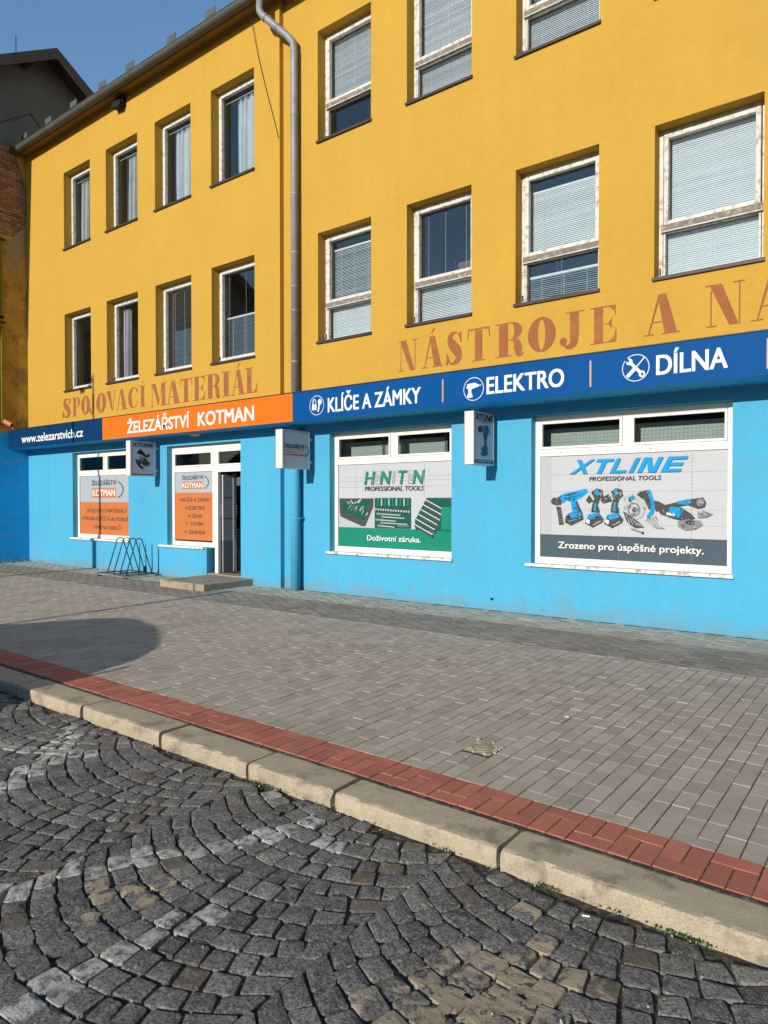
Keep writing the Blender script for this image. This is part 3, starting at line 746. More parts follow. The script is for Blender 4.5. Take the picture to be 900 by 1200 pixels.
df.box(-11.20, -10.42, yf, yf + .07, 2.20, 2.33).box(-11.20, -10.42, yf, yf + .07, 2.64, 2.778)
door = df.build('doorway', M['frame'], bld, bev=.005)
s = MB(); frame_rect(s, -11.198, -10.422, 2.332, 2.638, .03, yf - .012, yf + .04); s.build('fanlight', M['frame'], door, bev=.004)
MB().box(-11.18, -10.44, yf + .018, yf + .022, 2.35, 2.63).build('pane', M['shopglass'], door)
MB().box(-11.40, -10.36, WL + .02, yf + .2, .08, .145).build('threshold', M['slab'], door)
dl = MB(); frame_rect(dl, 0, 0, 0, 0, .01, 0, 0) if 0 else None
# narrow side leaf just inside the opening, with a column of slots
leaf = MB().box(-11.19, -11.15, yf + .09, yf + .42, .80, 2.15).build('side_leaf', M['lgrey'], door, bev=.004)
MB().box(-11.192, -11.148, yf + .09, yf + .42, .16, .795).build('kick_panel', M['mgrey'], door, bev=.004)
MB().box(-11.147, -11.140, yf + .35, yf + .43, .16, 2.17).build('slot_rail', M['shelf'], door)
h = MB(); z = .85
while z < 2.1: h.box(-11.1395, -11.137, yf + .375, yf + .405, z, z + .03); z += .062
h.build('slots', M['black'], door, kind='stuff')
for z in (1.25, 1.68): MB().box(-11.149, -11.146, yf + .09, yf + .345, z, z + .012).build('leaf_joint', M['dgrey'], door)
# the shop room behind
rm = MB(); a, b, c_, d, e, f_ = XL0 + .3, XR1 - .1, WR + .335, 12.9, .12, 3.2
rm.face([(a, d, e), (a, d, f_), (b, d, f_), (b, d, e)]); rm.face([(a, c_, e), (a, c_, f_), (a, d, f_), (a, d, e)]); rm.face([(b, c_, e), (b, d, e), (b, d, f_), (b, c_, f_)])
rm.face([(a, c_, f_), (b, c_, f_), (b, d, f_), (a, d, f_)]); rm.face([(a, c_ - .15, e), (a, d, e), (b, d, e), (b, c_ - .15, e)])
rm.build('shop_room', M['room'], bld)
# shop shelving seen through the fanlights
def shelving(x0, x1, y, name, label):
    t = thing('shop_shelf', label, 'shelf', ((x0 + x1) / 2, y, .12))
    p = MB().box(x0, x1, y, y + .03, .2, 2.66); p.build('back_panel', M['shelf'], t)
    for x in (x0 + .02, (x0 + x1) / 2, x1 - .02):
        u = MB().box(x - .025, x + .025, y - .03, y - .002, .15, 2.72); u.build('upright', M['steel'], t)
    h = MB(); z = 2.2
    while z < 2.68:
        for x in (x0 + .02, (x0 + x1) / 2, x1 - .02): h.box(x - .008, x + .008, y - .033, y - .0305, z, z + .025)
        z += .05
    h.build('slots', M['black'], t, kind='stuff')
    hp = MB(); z = 2.25
    while z < 2.62:
        x = x0 + .06
        while x < x1 - .05: hp.box(x, x + .012, y - .003, y - .0005, z, z + .012); x += .05
        z += .05
    hp.build('peg_holes', M['mgrey'], t, kind='stuff')
shelving(-8.6, -6.0, WR + .48, 's', 'pale perforated shop shelf behind the fanlights over the green toolbox poster')
shelving(-4.6, -1.5, WR + .46, 's', 'pale perforated shop shelf behind the fanlights over the blue power tool poster')
t = thing('shop_rack', 'grey slotted display rack just inside the open shop door', 'rack', (-11.4, 10.6, .12))
MB().box(-12.2, -11.25, 10.45, 10.50, .15, 2.15).build('back_panel', M['mgrey'], t)
MB().box(-11.24, -11.16, 10.40, 10.47, .12, 2.2).build('upright', M['shelf'], t)
h = MB(); z = .3
while z < 2.1: h.box(-11.215, -11.185, 10.394, 10.3985, z, z + .03); z += .065
h.build('slots', M['black'], t, kind='stuff')
for z in (.75, 1.2, 1.65): MB().box(-12.2, -11.25, 10.1, 10.45, z, z + .03).build('shelf_board', M['steel'], t)
t = thing('shop_counter', 'grey metal counter with a small box on its shelf inside the shop door', 'counter', (-12.0, 10.1, .12))
MB().box(-12.1, -11.9, 10.0, 10.15, .58, .68).build('box', M['lgrey'], t)
MB().box(-12.35, -11.60, 9.95, 10.3, .98, 1.02).build('counter_top', M['steel'], t)
MB().box(-11.66, -11.60, 9.95, 10.3, .12, .98).build('side_panel', M['steel'], t)
MB().box(-12.29, -11.66, 9.96, 10.3, .55, .58).build('shelf_board', M['steel'], t)
MB().box(-12.35, -12.29, 9.95, 10.3, .12, .98).build('side_panel', M['steel'], t)

# ---- painted capitals on the yellow wall (fat face with hairlines)
def glyph(ch):
    base = {'Á': 'A', 'Í': 'I'}.get(ch, ch); q = []
    def rc(a, b, c, d): q.append([(a, c), (b, c), (b, d), (a, d)])
    def st(pts, ws, k=6):
        p, w_ = smooth_path(pts, ws, k); q.extend(stroke(p, w_))
    hl = .035
    if base == 'I': rc(.27, .73, 0, 1); rc(.08, .27, 0, hl); rc(.73, .92, 0, hl); rc(.08, .27, 1 - hl, 1); rc(.73, .92, 1 - hl, 1)
    elif base == 'N':
        q.append([(.10, 1), (.42, 1), (.86, .0), (.62, 0)]); rc(.13, .17, hl, .86); rc(.82, .86, .30, 1 - hl) if 0 else rc(.855, .895, 0, 1 - hl)
        rc(.02, .30, 0, hl); rc(.72, 1, 1 - hl, 1); rc(0, .10, 1 - hl, 1)
    elif base == 'A':
        q.append([(.38, 1), (.62, 1), (.92, hl), (.58, hl)]); q.append([(.12, hl), (.165, hl), (.46, .93), (.40, .99)]); rc(.24, .62, .30, .335)
        rc(.0, .28, 0, hl); rc(.50, 1, 0, hl)
    elif base == 'T':
        rc(.34, .66, hl, 1 - hl); rc(.2, .8, 0, hl); rc(.03, .97, 1 - hl, 1)
        q.append([(.03, 1 - hl), (.10, 1 - hl), (.045, .70), (.0, .68)]); q.append([(.90, 1 - hl), (.97, 1 - hl), (1.0, .68), (.955, .70)])
        q.append([(.10, 1 - hl), (.34, 1 - hl), (.16, .92)]) ; q.append([(.66, 1 - hl), (.90, 1 - hl), (.84, .92)])
    elif base == 'E':
        rc(.14, .48, hl, 1 - hl); rc(.0, .96, 0, hl); rc(.0, .94, 1 - hl, 1); rc(.48, .68, .50, .53)
        q.append([(.94, 1 - hl), (.70, 1 - hl), (.90, .82), (.93, .70), (.96, .70)]); q.append([(.98, .34), (.94, .34), (.88, .16), (.68, hl), (.98, hl)])
        q.append([(.68, .50), (.80, .36), (.80, .68), (.68, .53)])
    elif base == 'L':
        rc(.16, .54, hl, 1 - hl); rc(.0, .96, 0, hl); rc(.0, .70, 1 - hl, 1); q.append([(1.0, .38), (.96, .38), (.90, .17), (.70, hl), (.98, hl)])
    elif base == 'O':
        p = arc(.5, .5, .5, .5, 90, 450, 32); i_ = arc(.5, .5, .13, .43, 90, 450, 32)
        for k in range(32): q.append([p[k], p[k + 1], i_[k + 1], i_[k]])
    elif base == 'C':
        p = arc(.52, .5, .52, .5, 62, 300, 24); i_ = arc(.60, .5, .24, .455, 78, 282, 24)
        for k in range(24): q.append([p[k], p[k + 1], i_[k + 1], i_[k]])
        q.append([(.93, 1.0), (.96, 1.0), (.96, .66), (.93, .66)]); q.append([(.93, .92), (.93, .70), (.76, .90), (.68, .95)])
        st([(.72, .055), (.88, .13), (.97, .32)], [.05, .04, .03])
    elif base == 'S':
        st([(.80, .80), (.66, .955), (.46, .965), (.28, .87), (.27, .70), (.47, .54), (.67, .40), (.76, .24), (.64, .09), (.45, .035), (.25, .05), (.10, .20)],
           [.03, .05, .09, .26, .34, .38, .40, .32, .20, .08, .05, .03], 6)
        q.append([(.82, .99), (.88, .99), (.90, .66), (.86, .66), (.76, .86)]); q.append([(.05, .36), (.09, .36), (.24, .14), (.08, 0), (.03, 0)])
    elif base == 'J':
        rc(.42, .80, .30, 1 - hl); rc(.24, 1, 1 - hl, 1); st([(.61, .34), (.58, .16), (.44, .05), (.26, .05), (.13, .16)], [.38, .33, .17, .09, .05])
        q.append(arc(.15, .20, .15, .12, 0, 360, 14)[:-1])
    elif base == 'P' or base == 'R':
        rc(.14, .46, hl, 1 - hl); rc(.0, .60, 0, hl); rc(.0, .60, 1 - hl, 1); rc(.46, .60, .47, .50)
        p = arc(.58, .735, .36, .265, 90, -90, 16); i_ = arc(.58, .735, .09, .225, 90, -90, 16)
        for k in range(16): q.append([p[k], p[k + 1], i_[k + 1], i_[k]])
        if base == 'R': st([(.60, .49), (.74, .42), (.80, .26), (.83, .07), (.93, .02), (.99, .09)], [.07, .20, .28, .22, .05, .025])
    elif base == 'V':
        q.append([(.08, 1 - hl), (.42, 1 - hl), (.62, 0), (.54, 0)]); q.append([(.80, 1 - hl), (.845, 1 - hl), (.62, 0), (.58, .12)]); rc(0, .50, 1 - hl, 1); rc(.70, .97, 1 - hl, 1)
    elif base == 'M':
        rc(.09, .125, hl, 1 - hl); q.append([(.10, 1), (.32, 1), (.56, .22), (.48, 0)]); q.append([(.50, .02), (.53, .12), (.74, 1), (.69, .98)]); rc(.70, .92, hl, 1 - hl)
        rc(0, .22, 0, hl); rc(.62, 1, 0, hl); rc(0, .10, 1 - hl, 1); rc(.74, 1, 1 - hl, 1)
    if ch in 'ÁÍ': q.append([(.42, 1.08), (.50, 1.08), (.66, 1.24), (.56, 1.24)])
    return q
def painted(text, cells, z0, z1, Y, par):
    for ch, (a, b) in zip(text, cells):
        mb = MB(); k = 0; d = .0008
        for poly in glyph(ch):
            mb.face([(a + (b - a) * u, Y - d, z0 + (z1 - z0) * v) for u, v in poly]); d += .00012
        mb.build('painted_letter', M['letter'], par)
C1 = [(-17.04, -16.60), (-16.56, -16.17), (-16.16, -15.77), (-15.78, -15.49), (-15.45, -14.98), (-15.0, -14.50), (-14.55, -14.06), (-14.06, -13.72), (-13.68, -13.36),
      (-12.76, -12.28), (-12.30, -11.88), (-11.86, -11.50), (-11.48, -11.04), (-11.02, -10.72) if 0 else (-11.02, -10.62), (-10.62, -10.33), (-10.33, -9.97) if 0 else (-10.36, -10.0), (-9.97, -9.6)]
painted('SPOJOVACÍ', [(-17.06, -16.64), (-16.60, -16.20), (-16.17, -15.77), (-15.80, -15.52), (-15.49, -15.07), (-15.07, -14.62), (-14.66, -14.19), (-14.16, -13.78), (-13.74, -13.46)], 3.70, 4.17, WL, upl)
painted('MATERIÁL', [(-13.18, -12.70), (-12.72, -12.24), (-12.24, -11.83), (-11.82, -11.43), (-11.42, -10.98), (-10.96, -10.64), (-10.64, -10.20), (-10.22, -9.86)] if 0 else
        [(-13.30, -12.72), (-12.74, -12.24), (-12.26, -11.84), (-11.82, -11.42), (-11.40, -10.95), (-10.93, -10.62), (-10.62, -10.22), (-10.22, -9.88)], 3.67, 4.16, WL, upl)
painted('NÁSTROJE', [(-6.65, -6.27), (-6.19, -5.79), (-5.74, -5.43), (-5.36, -4.97), (-4.89, -4.43), (-4.37, -3.95), (-3.89, -3.55), (-3.46, -3.10)], 3.70, 4.19, WR, upr)
painted('A', [(-2.76, -2.32)], 3.71, 4.22, WR, upr)
painted('NA', [(-2.03, -1.60), (-1.53, -1.08)], 3.71, 4.22, WR, upr)

# ------------------------------------------------------------------ fascia signs
Pb = front(BD)
def fascia(x0, x1, face, label, seams=(), loc=None):
    t = thing('fascia_sign', label, 'sign', ((x0 + x1) / 2, BD, 3.2))
    MB().box(x0 + .001, x1 - .001, BD + .006, (WL if x1 < -9.0 else WR) - .004, 2.975, 3.452).build('box_body', M['blueold'], t)
    MB().box(x0, x1, BD - .012, BD + .46, 3.454, 3.466).build('cover_flashing', M['sill'], t)
    xs = [x0, *seams, x1]
    for a, b in zip(xs[:-1], xs[1:]):
        MB().box(a + .0015, b - .0015, BD, BD + .005, 2.972, 3.449).build('panel', face, t)
    return t
t1 = fascia(-18.85, -14.36, M['navy'], 'dark navy fascia panel with the white web address at the left end')
lettering('www.zelezarstvicb.cz', Pb, -18.12, -15.17, 3.095, .195, M['white'], t1, .022)
t2 = fascia(-14.355, -8.43, M['opanel'], 'bright orange fascia panel with the shop name in white letters over the door')
lettering('ŽELEZÁŘSTVÍ', Pb, -13.38, -11.26, 3.062, .235, M['white'], t2, .024)
lettering('KOTMAN', Pb, -10.98, -9.40, 3.062, .250, M['white'], t2, .024)
t3 = fascia(-8.425, 3.0, M['bpanel'], 'long blue fascia sign with white service names and round tool icons', (-5.93, -2.858, .6))
lettering('KLÍČE A ZÁMKY', Pb, -7.615, -5.79, 3.065, .225, M['white'], t3, .019)
lettering('ELEKTRO', Pb, -4.68, -3.57, 3.085, .225, M['white'], t3, .019)
lettering('DÍLNA', Pb, -2.42, -1.66, 3.10, .225, M['white'], t3, .019)
for x in (-5.40, -3.22, -1.262):
    MB().box(x - .011, x + .011, BD - .003, BD - .0005, 3.04, 3.365).build('divider', M['orline'], t3)
ic = Print(Pb)      # lock and key
cx, cz = -7.868, 3.197
ic.ring(cx, cz, .158, .009, M['white']); ic.rect(cx - .105, cx - .005, cz - .075, cz + .02, M['white'])
ic.polys(stroke([(cx - .085, cz + .015), (cx - .085, cz + .06), *arc(cx - .055, cz + .065, .03, .035, 180, 0, 8), (cx - .025, cz + .04)], .016), M['white'])
ic.disc(cx - .055, cz - .025, .011, .014, M['bpanel'])
ic.disc(cx + .07, cz + .05, .043, .05, M['white']); ic.disc(cx + .078, cz + .07, .011, .012, M['bpanel'])
ic.polys(stroke([(cx + .062, cz + .02), (cx + .03, cz - .11)], .026), M['white']); ic.polys(stroke([(cx + .045, cz - .05), (cx + .07, cz - .06)], .012), M['white'])
ic.build('lock_icon', t3)
ic = Print(Pb); cx, cz = -4.893, 3.177   # drill
ic.ring(cx, cz, .158, .009, M['white'])
ic.poly([(cx - .115, cz + .015), (cx - .10, cz + .075), (cx + .03, cz + .085), (cx + .05, cz + .07), (cx + .05, cz + .02), (cx - .02, cz + .005)], M['white'])
ic.poly([(cx + .054, cz + .065), (cx + .085, cz + .055), (cx + .085, cz + .03), (cx + .054, cz + .02)], M['white'])
ic.polys(stroke([(cx + .085, cz + .043), (cx + .125, cz + .043)], .01), M['white'])
ic.poly([(cx - .085, cz + .01), (cx - .03, cz + .01), (cx - .035, cz - .05), (cx - .015, cz - .085), (cx - .015, cz - .115), (cx - .10, cz - .115), (cx - .10, cz - .08), (cx - .08, cz - .05)], M['white'])
ic.build('drill_icon', t3)
ic = Print(Pb); cx, cz = -2.665, 3.212   # crossed wrench and screwdriver
ic.ring(cx, cz, .158, .009, M['white'])
ic.polys(stroke([(cx - .06, cz + .065), (cx + .06, cz - .065)], .036), M['white'])
for sx, sz in ((cx - .075, cz + .08), (cx + .075, cz - .08)):
    ic.disc(sx, sz, .038, .04, M['white'])
ic.poly([(cx - .13, cz + .10), (cx - .085, cz + .07), (cx - .075, cz + .095), (cx - .10, cz + .13)], M['bpanel']); ic.disc(cx + .078, cz - .083, .016, .017, M['bpanel'])
ic.polys(stroke([(cx + .11, cz + .12), (cx + .005, cz + .005)], .013), M['white']); ic.polys(stroke([(cx - .005, cz - .005), (cx - .10, cz - .10)], .044), M['white'])
ic.build('tool_icon', t3)

# ------------------------------------------------------------------ projecting box signs
def hook(pr, u0, u1, v0, v1, m):
    cu, cv = u0, (v0 + v1) / 2; a = arc(cu, cv, (u1 - u0), (v1 - v0) / 2 * .92, 78, -78, 14)
    ws = [.012 + .018 * math.sin(math.pi * i / 14) for i in range(15)]; ws = [x * (v1 - v0) / .3 for x in ws]
    pr.polys(stroke(a, ws), m)
    e = (v1 - v0) * .09
    pr.poly([(a[0][0] - e * .9, a[0][1] - e * .3), (a[0][0] + e * .4, a[0][1] + e), (a[0][0] + e * 1.2, a[0][1] - e * .5)], m)
    pr.poly([(a[-1][0] - e * .9, a[-1][1] + e * .3), (a[-1][0] + e * 1.2, a[-1][1] + e * .5), (a[-1][0] + e * .4, a[-1][1] - e)], m)
def box_sign(xf, th, y0, y1, z0, z1, Y, label):
    t = thing('box_sign', label, 'sign', (xf - th / 2, Y, (z0 + z1) / 2), 'light box signs projecting from the wall')
    MB().box(xf - th, xf, y0, y1, z0, z1).build('cabinet', M['boxedge'], t, bev=.006)
    fr = MB(); frame_rect2 = fr
    for xx0, xx1 in ((xf, xf + .006), (xf - th - .006, xf - th)):
        fr.box(xx0, xx1, y0, y0 + .02, z0, z1); fr.box(xx0, xx1, y1 - .02, y1, z0, z1); fr.box(xx0, xx1, y0 + .02, y1 - .02, z0, z0 + .02); fr.box(xx0, xx1, y0 + .02, y1 - .02, z1 - .02, z1)
    fr.build('trim', M['alu'], t)
    MB().box(xf + .0005, xf + .003, y0 + .02, y1 - .02, z0 + .02, z1 - .02).build('face', M['boxface'], t)
    MB().box(xf - th - .003, xf - th - .0005, y0 + .02, y1 - .02, z0 + .02, z1 - .02).build('face', M['boxface'], t)
    for z in (z0 + .13, z1 - .13):
        MB().box(xf - th * .7, xf - th * .3, y1 - .002, Y - .012, z - .02, z + .02).build('bracket', M['boxedge'], t)
        MB().box(xf - th * .85, xf - th * .15, Y - .012, Y - .001, z - .035, z + .035).build('wall_plate', M['steel'], t)
    return t
XK = -8.49; k1 = box_sign(XK, .16, 8.27, 8.935, 2.17, 2.834, WR, 'square box sign with orange name plate and dark hook, beside the downpipe')
PX = lambda xf: (lambda u, v, d: Vector((xf + .003 + d, u, v)))
P = PX(XK); pr = Print(P); Y_, Z_ = (lambda f: 8.27 + .685 * f), (lambda f: 2.17 + .664 * f)
pr.rect(Y_(.07), Y_(.75), Z_(.345), Z_(.495), M['oframe']); hook(pr, Y_(.77), Y_(.93), Z_(.34), Z_(.63), M['black']); pr.build('name_plate', k1)
lettering('ŽELEZÁŘSTVÍ', P, Y_(.07), Y_(.75), Z_(.535), .062, M['black'], k1, .02)
lettering('KOTMAN', P, Y_(.10), Y_(.73), Z_(.37), .075, M['white'], k1, .02, d0=.005)
XA = -4.85; k2 = box_sign(XA, .14, 8.38, 8.965, 2.124, 2.867, WR, 'tall narrow box sign with a cordless drill picture between the two poster windows')
P = PX(XA); Y_, Z_ = (lambda f: 8.38 + .585 * f), (lambda f: 2.124 + .743 * f)
pr = Print(P)
pr.poly([(Y_(a), Z_(b)) for a, b in ((.18, .66), (.22, .73), (.40, .74), (.42, .62), (.25, .61))], M['dgrey'])
pr.poly([(Y_(a), Z_(b)) for a, b in ((.40, .76), (.50, .76), (.50, .60), (.42, .60))], M['mgrey'])
pr.poly([(Y_(a), Z_(b)) for a, b in ((.50, .75), (.62, .77), (.72, .74), (.76, .66), (.70, .58), (.50, .58))], M['dcyan'])
pr.poly([(Y_(a), Z_(b)) for a, b in ((.45, .59), (.66, .58), (.60, .45), (.62, .36), (.52, .36), (.50, .47))], M['dgrey'])
pr.poly([(Y_(a), Z_(b)) for a, b in ((.36, .32), (.50, .38), (.66, .37), (.68, .20), (.42, .16), (.32, .22))], M['dcyan'])
pr.poly([(Y_(a), Z_(b)) for a, b in ((.30, .26), (.38, .22), (.38, .28))], M['white'])
pr.rect(Y_(.04), Y_(.96), Z_(.035), Z_(.10), M['dcyan']); pr.build('drill_picture', k2)
lettering('XTLINE', P, Y_(.07), Y_(.93), Z_(.845), .085, M['black'], k2, .03, shear=.25)
lettering('PROFESSIONAL TOOLS', P, Y_(.25), Y_(.80), Z_(.80), .018, M['black'], k2, 0)
lettering('PROFESSIONAL TOOLS', P, Y_(.12), Y_(.88), Z_(.055), .022, M['white'], k2, 0, d0=.006)
XB = -12.96; k3 = box_sign(XB, .15, 8.25, 8.855, 2.14, 2.875, WL, 'square box sign with black tool cluster picture, left of the shop door')
P = PX(XB); Y_, Z_ = (lambda f: 8.25 + .605 * f), (lambda f: 2.14 + .735 * f)
pr = Print(P)
def blob(pts, m): pr.poly([(Y_(a), Z_(b)) for a, b in pts], m)
blob(((.25, .66), (.38, .78), (.50, .70), (.62, .60), (.78, .66), (.74, .56), (.60, .54), (.46, .60), (.34, .62)), M['black'])
blob(((.18, .50), (.30, .46), (.48, .50), (.44, .36), (.32, .28), (.22, .38)), M['dgrey'])
blob(((.42, .50), (.58, .54), (.72, .42), (.78, .36), (.66, .28), (.50, .30), (.44, .40)), M['dgrey'])
blob(((.24, .38), (.40, .30), (.54, .24), (.46, .20), (.32, .26)), M['black'])
blob(((.34, .56), (.46, .56), (.52, .44), (.42, .42)), M['mgrey']); blob(((.45, .20), (.52, .14), (.62, .10), (.50, .18)), M['mgrey'])
blob(((.05, .03), (.93, .03), (.93, .055), (.05, .055)), M['black'])
pr.build('tool_picture', k3)
lettering('XTLINE', P, Y_(.08), Y_(.92), Z_(.845), .075, M['black'], k3, .03, shear=.25)

# ------------------------------------------------------------------ window posters
def poster(name_label, x0, x1, z0, z1, Y, bands):
    t = thing('window_poster', name_label, 'poster', ((x0 + x1) / 2, Y, z0))
    pr = Print(front(Y), .001)
    for a, b, m in bands: pr.rect(x0, x1, a, b, m)
    pr.build('film', t); return t
YP = WR + .13 + .028
q = poster('large poster with green band, toolbox photos and green outlined logo in the shop window', -8.062, -5.712, .825, 2.243, YP, [(.825, 1.155, M['pgreen']), (1.155, 2.243, M['paper'])])
P = front(YP); pr = Print(P, .002)
# left toolbox, middle socket tray, right cantilever box
pr.rect(-8.05, -7.28, 1.155, 1.66, M['lgrey'])
pr.poly([(-8.05, 1.66), (-7.28, 1.66), (-7.28, 1.52), (-7.46, 1.18), (-7.54, 1.18), (-8.02, 1.34), (-8.04, 1.42)], M['dgrey'])
pr.poly([(-7.98, 1.60), (-7.34, 1.64), (-7.50, 1.28), (-7.96, 1.43)], M['dgreen'])
rg = random.Random(3)
for i in range(26):
    x = rg.uniform(-7.95, -7.42); z = rg.uniform(1.36, 1.60); a = rg.uniform(.9, 1.3); l = rg.uniform(.04, .13)
    if z < 1.44 + (x + 7.95) * -.25: continue
    pr.polys(stroke([(x, z), (x + l * math.cos(a), z + l * math.sin(a) * .6)], rg.uniform(.008, .018)), rg.choice([M['lgrey'], M['mgrey'], M['white']]))
pr.rect(-7.25, -6.50, 1.16, 1.665, M['dgreen'])
pr.poly([(-7.25, 1.50), (-6.50, 1.47), (-6.50, 1.42), (-7.25, 1.45)], M['dgrey'])
for k in range(9): pr.polys(stroke([(-7.18 + k * .078, 1.655), (-7.18 + k * .078, 1.535)], .026), M['lgrey' if k % 2 else 'pgreen'])
for k in range(14): pr.disc(-7.22 + k * .053, 1.475 - k * .0028, .018, .018, M['lgrey'])
for k, (z, a, b) in enumerate(((1.40, -7.20, -6.70), (1.35, -7.10, -6.62), (1.30, -7.22, -6.80), (1.25, -7.12, -6.56), (1.20, -7.18, -6.82))):
    pr.polys(stroke([(a, z), (b, z - .02)], .018), M['lgrey']); pr.disc(a + .04, z - .002, .026, .026, M['mgrey'])
for k in range(6): pr.disc(-6.74 + k * .04, 1.20, .015, .016, M['mgrey'])
pr.poly([(-6.18, 1.665), (-5.712, 1.665), (-5.712, 1.155), (-6.40, 1.155), (-6.41, 1.30)], M['dgreen'])
pr.poly([(-6.18, 1.665), (-5.95, 1.665), (-5.712, 1.60), (-5.712, 1.655), (-5.72, 1.665)], M['dgrey'])
for k in range(6):
    x0_ = -6.20 - k * .045; z0_ = 1.63 - k * .078
    pr.poly([(x0_, z0_), (x0_ + .36, z0_ - .165), (x0_ + .36, z0_ - .215), (x0_ + .02, z0_ - .05)], M['dgrey'])
    pr.polys(stroke([(x0_, z0_ + .004), (x0_ + .36, z0_ - .160)], .012), M['white'])
pr.rect(-5.90, -5.712, 1.155, 1.52, M['pgreen'])
for z in (1.86, 2.03, 1.96): pr.rect(-8.05, -5.72, z, z + .0025, M['lgrey'])
for x in (-7.66, -7.28, -6.24): pr.rect(x, x + .004, 1.68, 2.24, M['lgrey'])
pr.build('toolbox_picture', q)
for ch, a, b in (('H', -7.465, -7.25), ('N', -7.125, -6.905), ('T', -6.775, -6.58), ('N', -6.46, -6.235)):
    lettering(ch, P, a, b, 1.895, .215, M['pgreen'], q, .030, shear=.18, d0=.018)
pr = Print(P, .017)
for cx in (-7.19, -6.50): pr.polys(stroke([(cx - .05, 1.90), (cx - .035, 2.11), (cx + .065, 2.11), (cx + .05, 1.90), (cx - .05, 1.90)], .007), M['mgrey']); pr.polys(stroke([(cx - .015, 1.95), (cx - .005, 2.06), (cx + .028, 2.06), (cx + .018, 1.95), (cx - .015, 1.95)], .006), M['mgrey'])
pr.polys(stroke([(-6.875, 1.90), (-6.85, 2.11), (-6.815, 2.11), (-6.84, 1.90), (-6.875, 1.90)], .007), M['mgrey'])
pr.build('outline_letters', q)
lettering('PROFESSIONAL TOOLS', P, -7.465, -6.24, 1.785, .075, M['dgrey'], q, .014, shear=.18, d0=.016)
lettering('Doživotní záruka.', P, -7.41, -6.30, .945, .085, M['white'], q, .02, d0=.016)

q = poster('large poster with cordless power tools and bright blue slanted logo in the rightmost shop window', -4.238, -1.792, .815, 2.253, YP, [(.815, 1.14, M['slate']), (1.14, 2.253, M['paper'])])
pr = Print(P, .002, .00035)
for z in (1.30, 1.50, 1.74, 1.98, 1.12): pr.rect(-4.23, -1.80, z, z + .003, M['mgrey'] if z > 1.14 else M['dgrey'])
for x in (-3.125, -2.21): 
    pr.polys([[(x, z), (x + .009, z), (x + .009, z + .02), (x, z + .02)] for z in [.83 + .045 * k for k in range(31)]], M['lgrey'] if 0 else M['mgrey'])
pr.rect(-4.235, -4.08, 1.145, 2.245, M['lgrey'])
DG, CY, MG, LG, DC, WH = M['dgrey'], M['cyan'], M['mgrey'], M['lgrey'], M['dcyan'], M['white']
pr.poly([(-4.00, 1.54), (-3.93, 1.53), (-3.885, 1.28), (-3.955, 1.275), (-3.975, 1.40)], DG)
for k in range(5): pr.polys(stroke([(-3.975 + k * .006, 1.48 - k * .04), (-3.90 + k * .004, 1.475 - k * .04)], .006), MG)
pr.poly([(-4.085, 1.61), (-4.05, 1.66), (-3.98, 1.665), (-3.92, 1.69), (-3.92, 1.56), (-4.00, 1.55), (-4.06, 1.57)], DG)
pr.poly([(-3.95, 1.69), (-3.88, 1.72), (-3.56, 1.785), (-3.54, 1.74), (-3.60, 1.68), (-3.74, 1.60), (-3.84, 1.62), (-3.91, 1.575)], CY)
pr.poly([(-3.88, 1.70), (-3.70, 1.735), (-3.70, 1.715), (-3.87, 1.68)], DG); pr.polys(stroke([(-3.84, 1.655), (-3.66, 1.69)], .016), DC)
pr.poly([(-3.79, 1.60), (-3.70, 1.62), (-3.62, 1.46), (-3.76, 1.45)], CY); pr.poly([(-3.72, 1.60), (-3.69, 1.61), (-3.63, 1.47), (-3.67, 1.46)], DG)
pr.poly([(-3.86, 1.40), (-3.80, 1.45), (-3.62, 1.47), (-3.60, 1.36), (-3.78, 1.27), (-3.87, 1.32)], DG); pr.poly([(-3.84, 1.41), (-3.79, 1.44), (-3.64, 1.455), (-3.63, 1.41), (-3.77, 1.375)], CY)
pr.polys(stroke([(-3.82, 1.33), (-3.66, 1.37)], .014), MG)
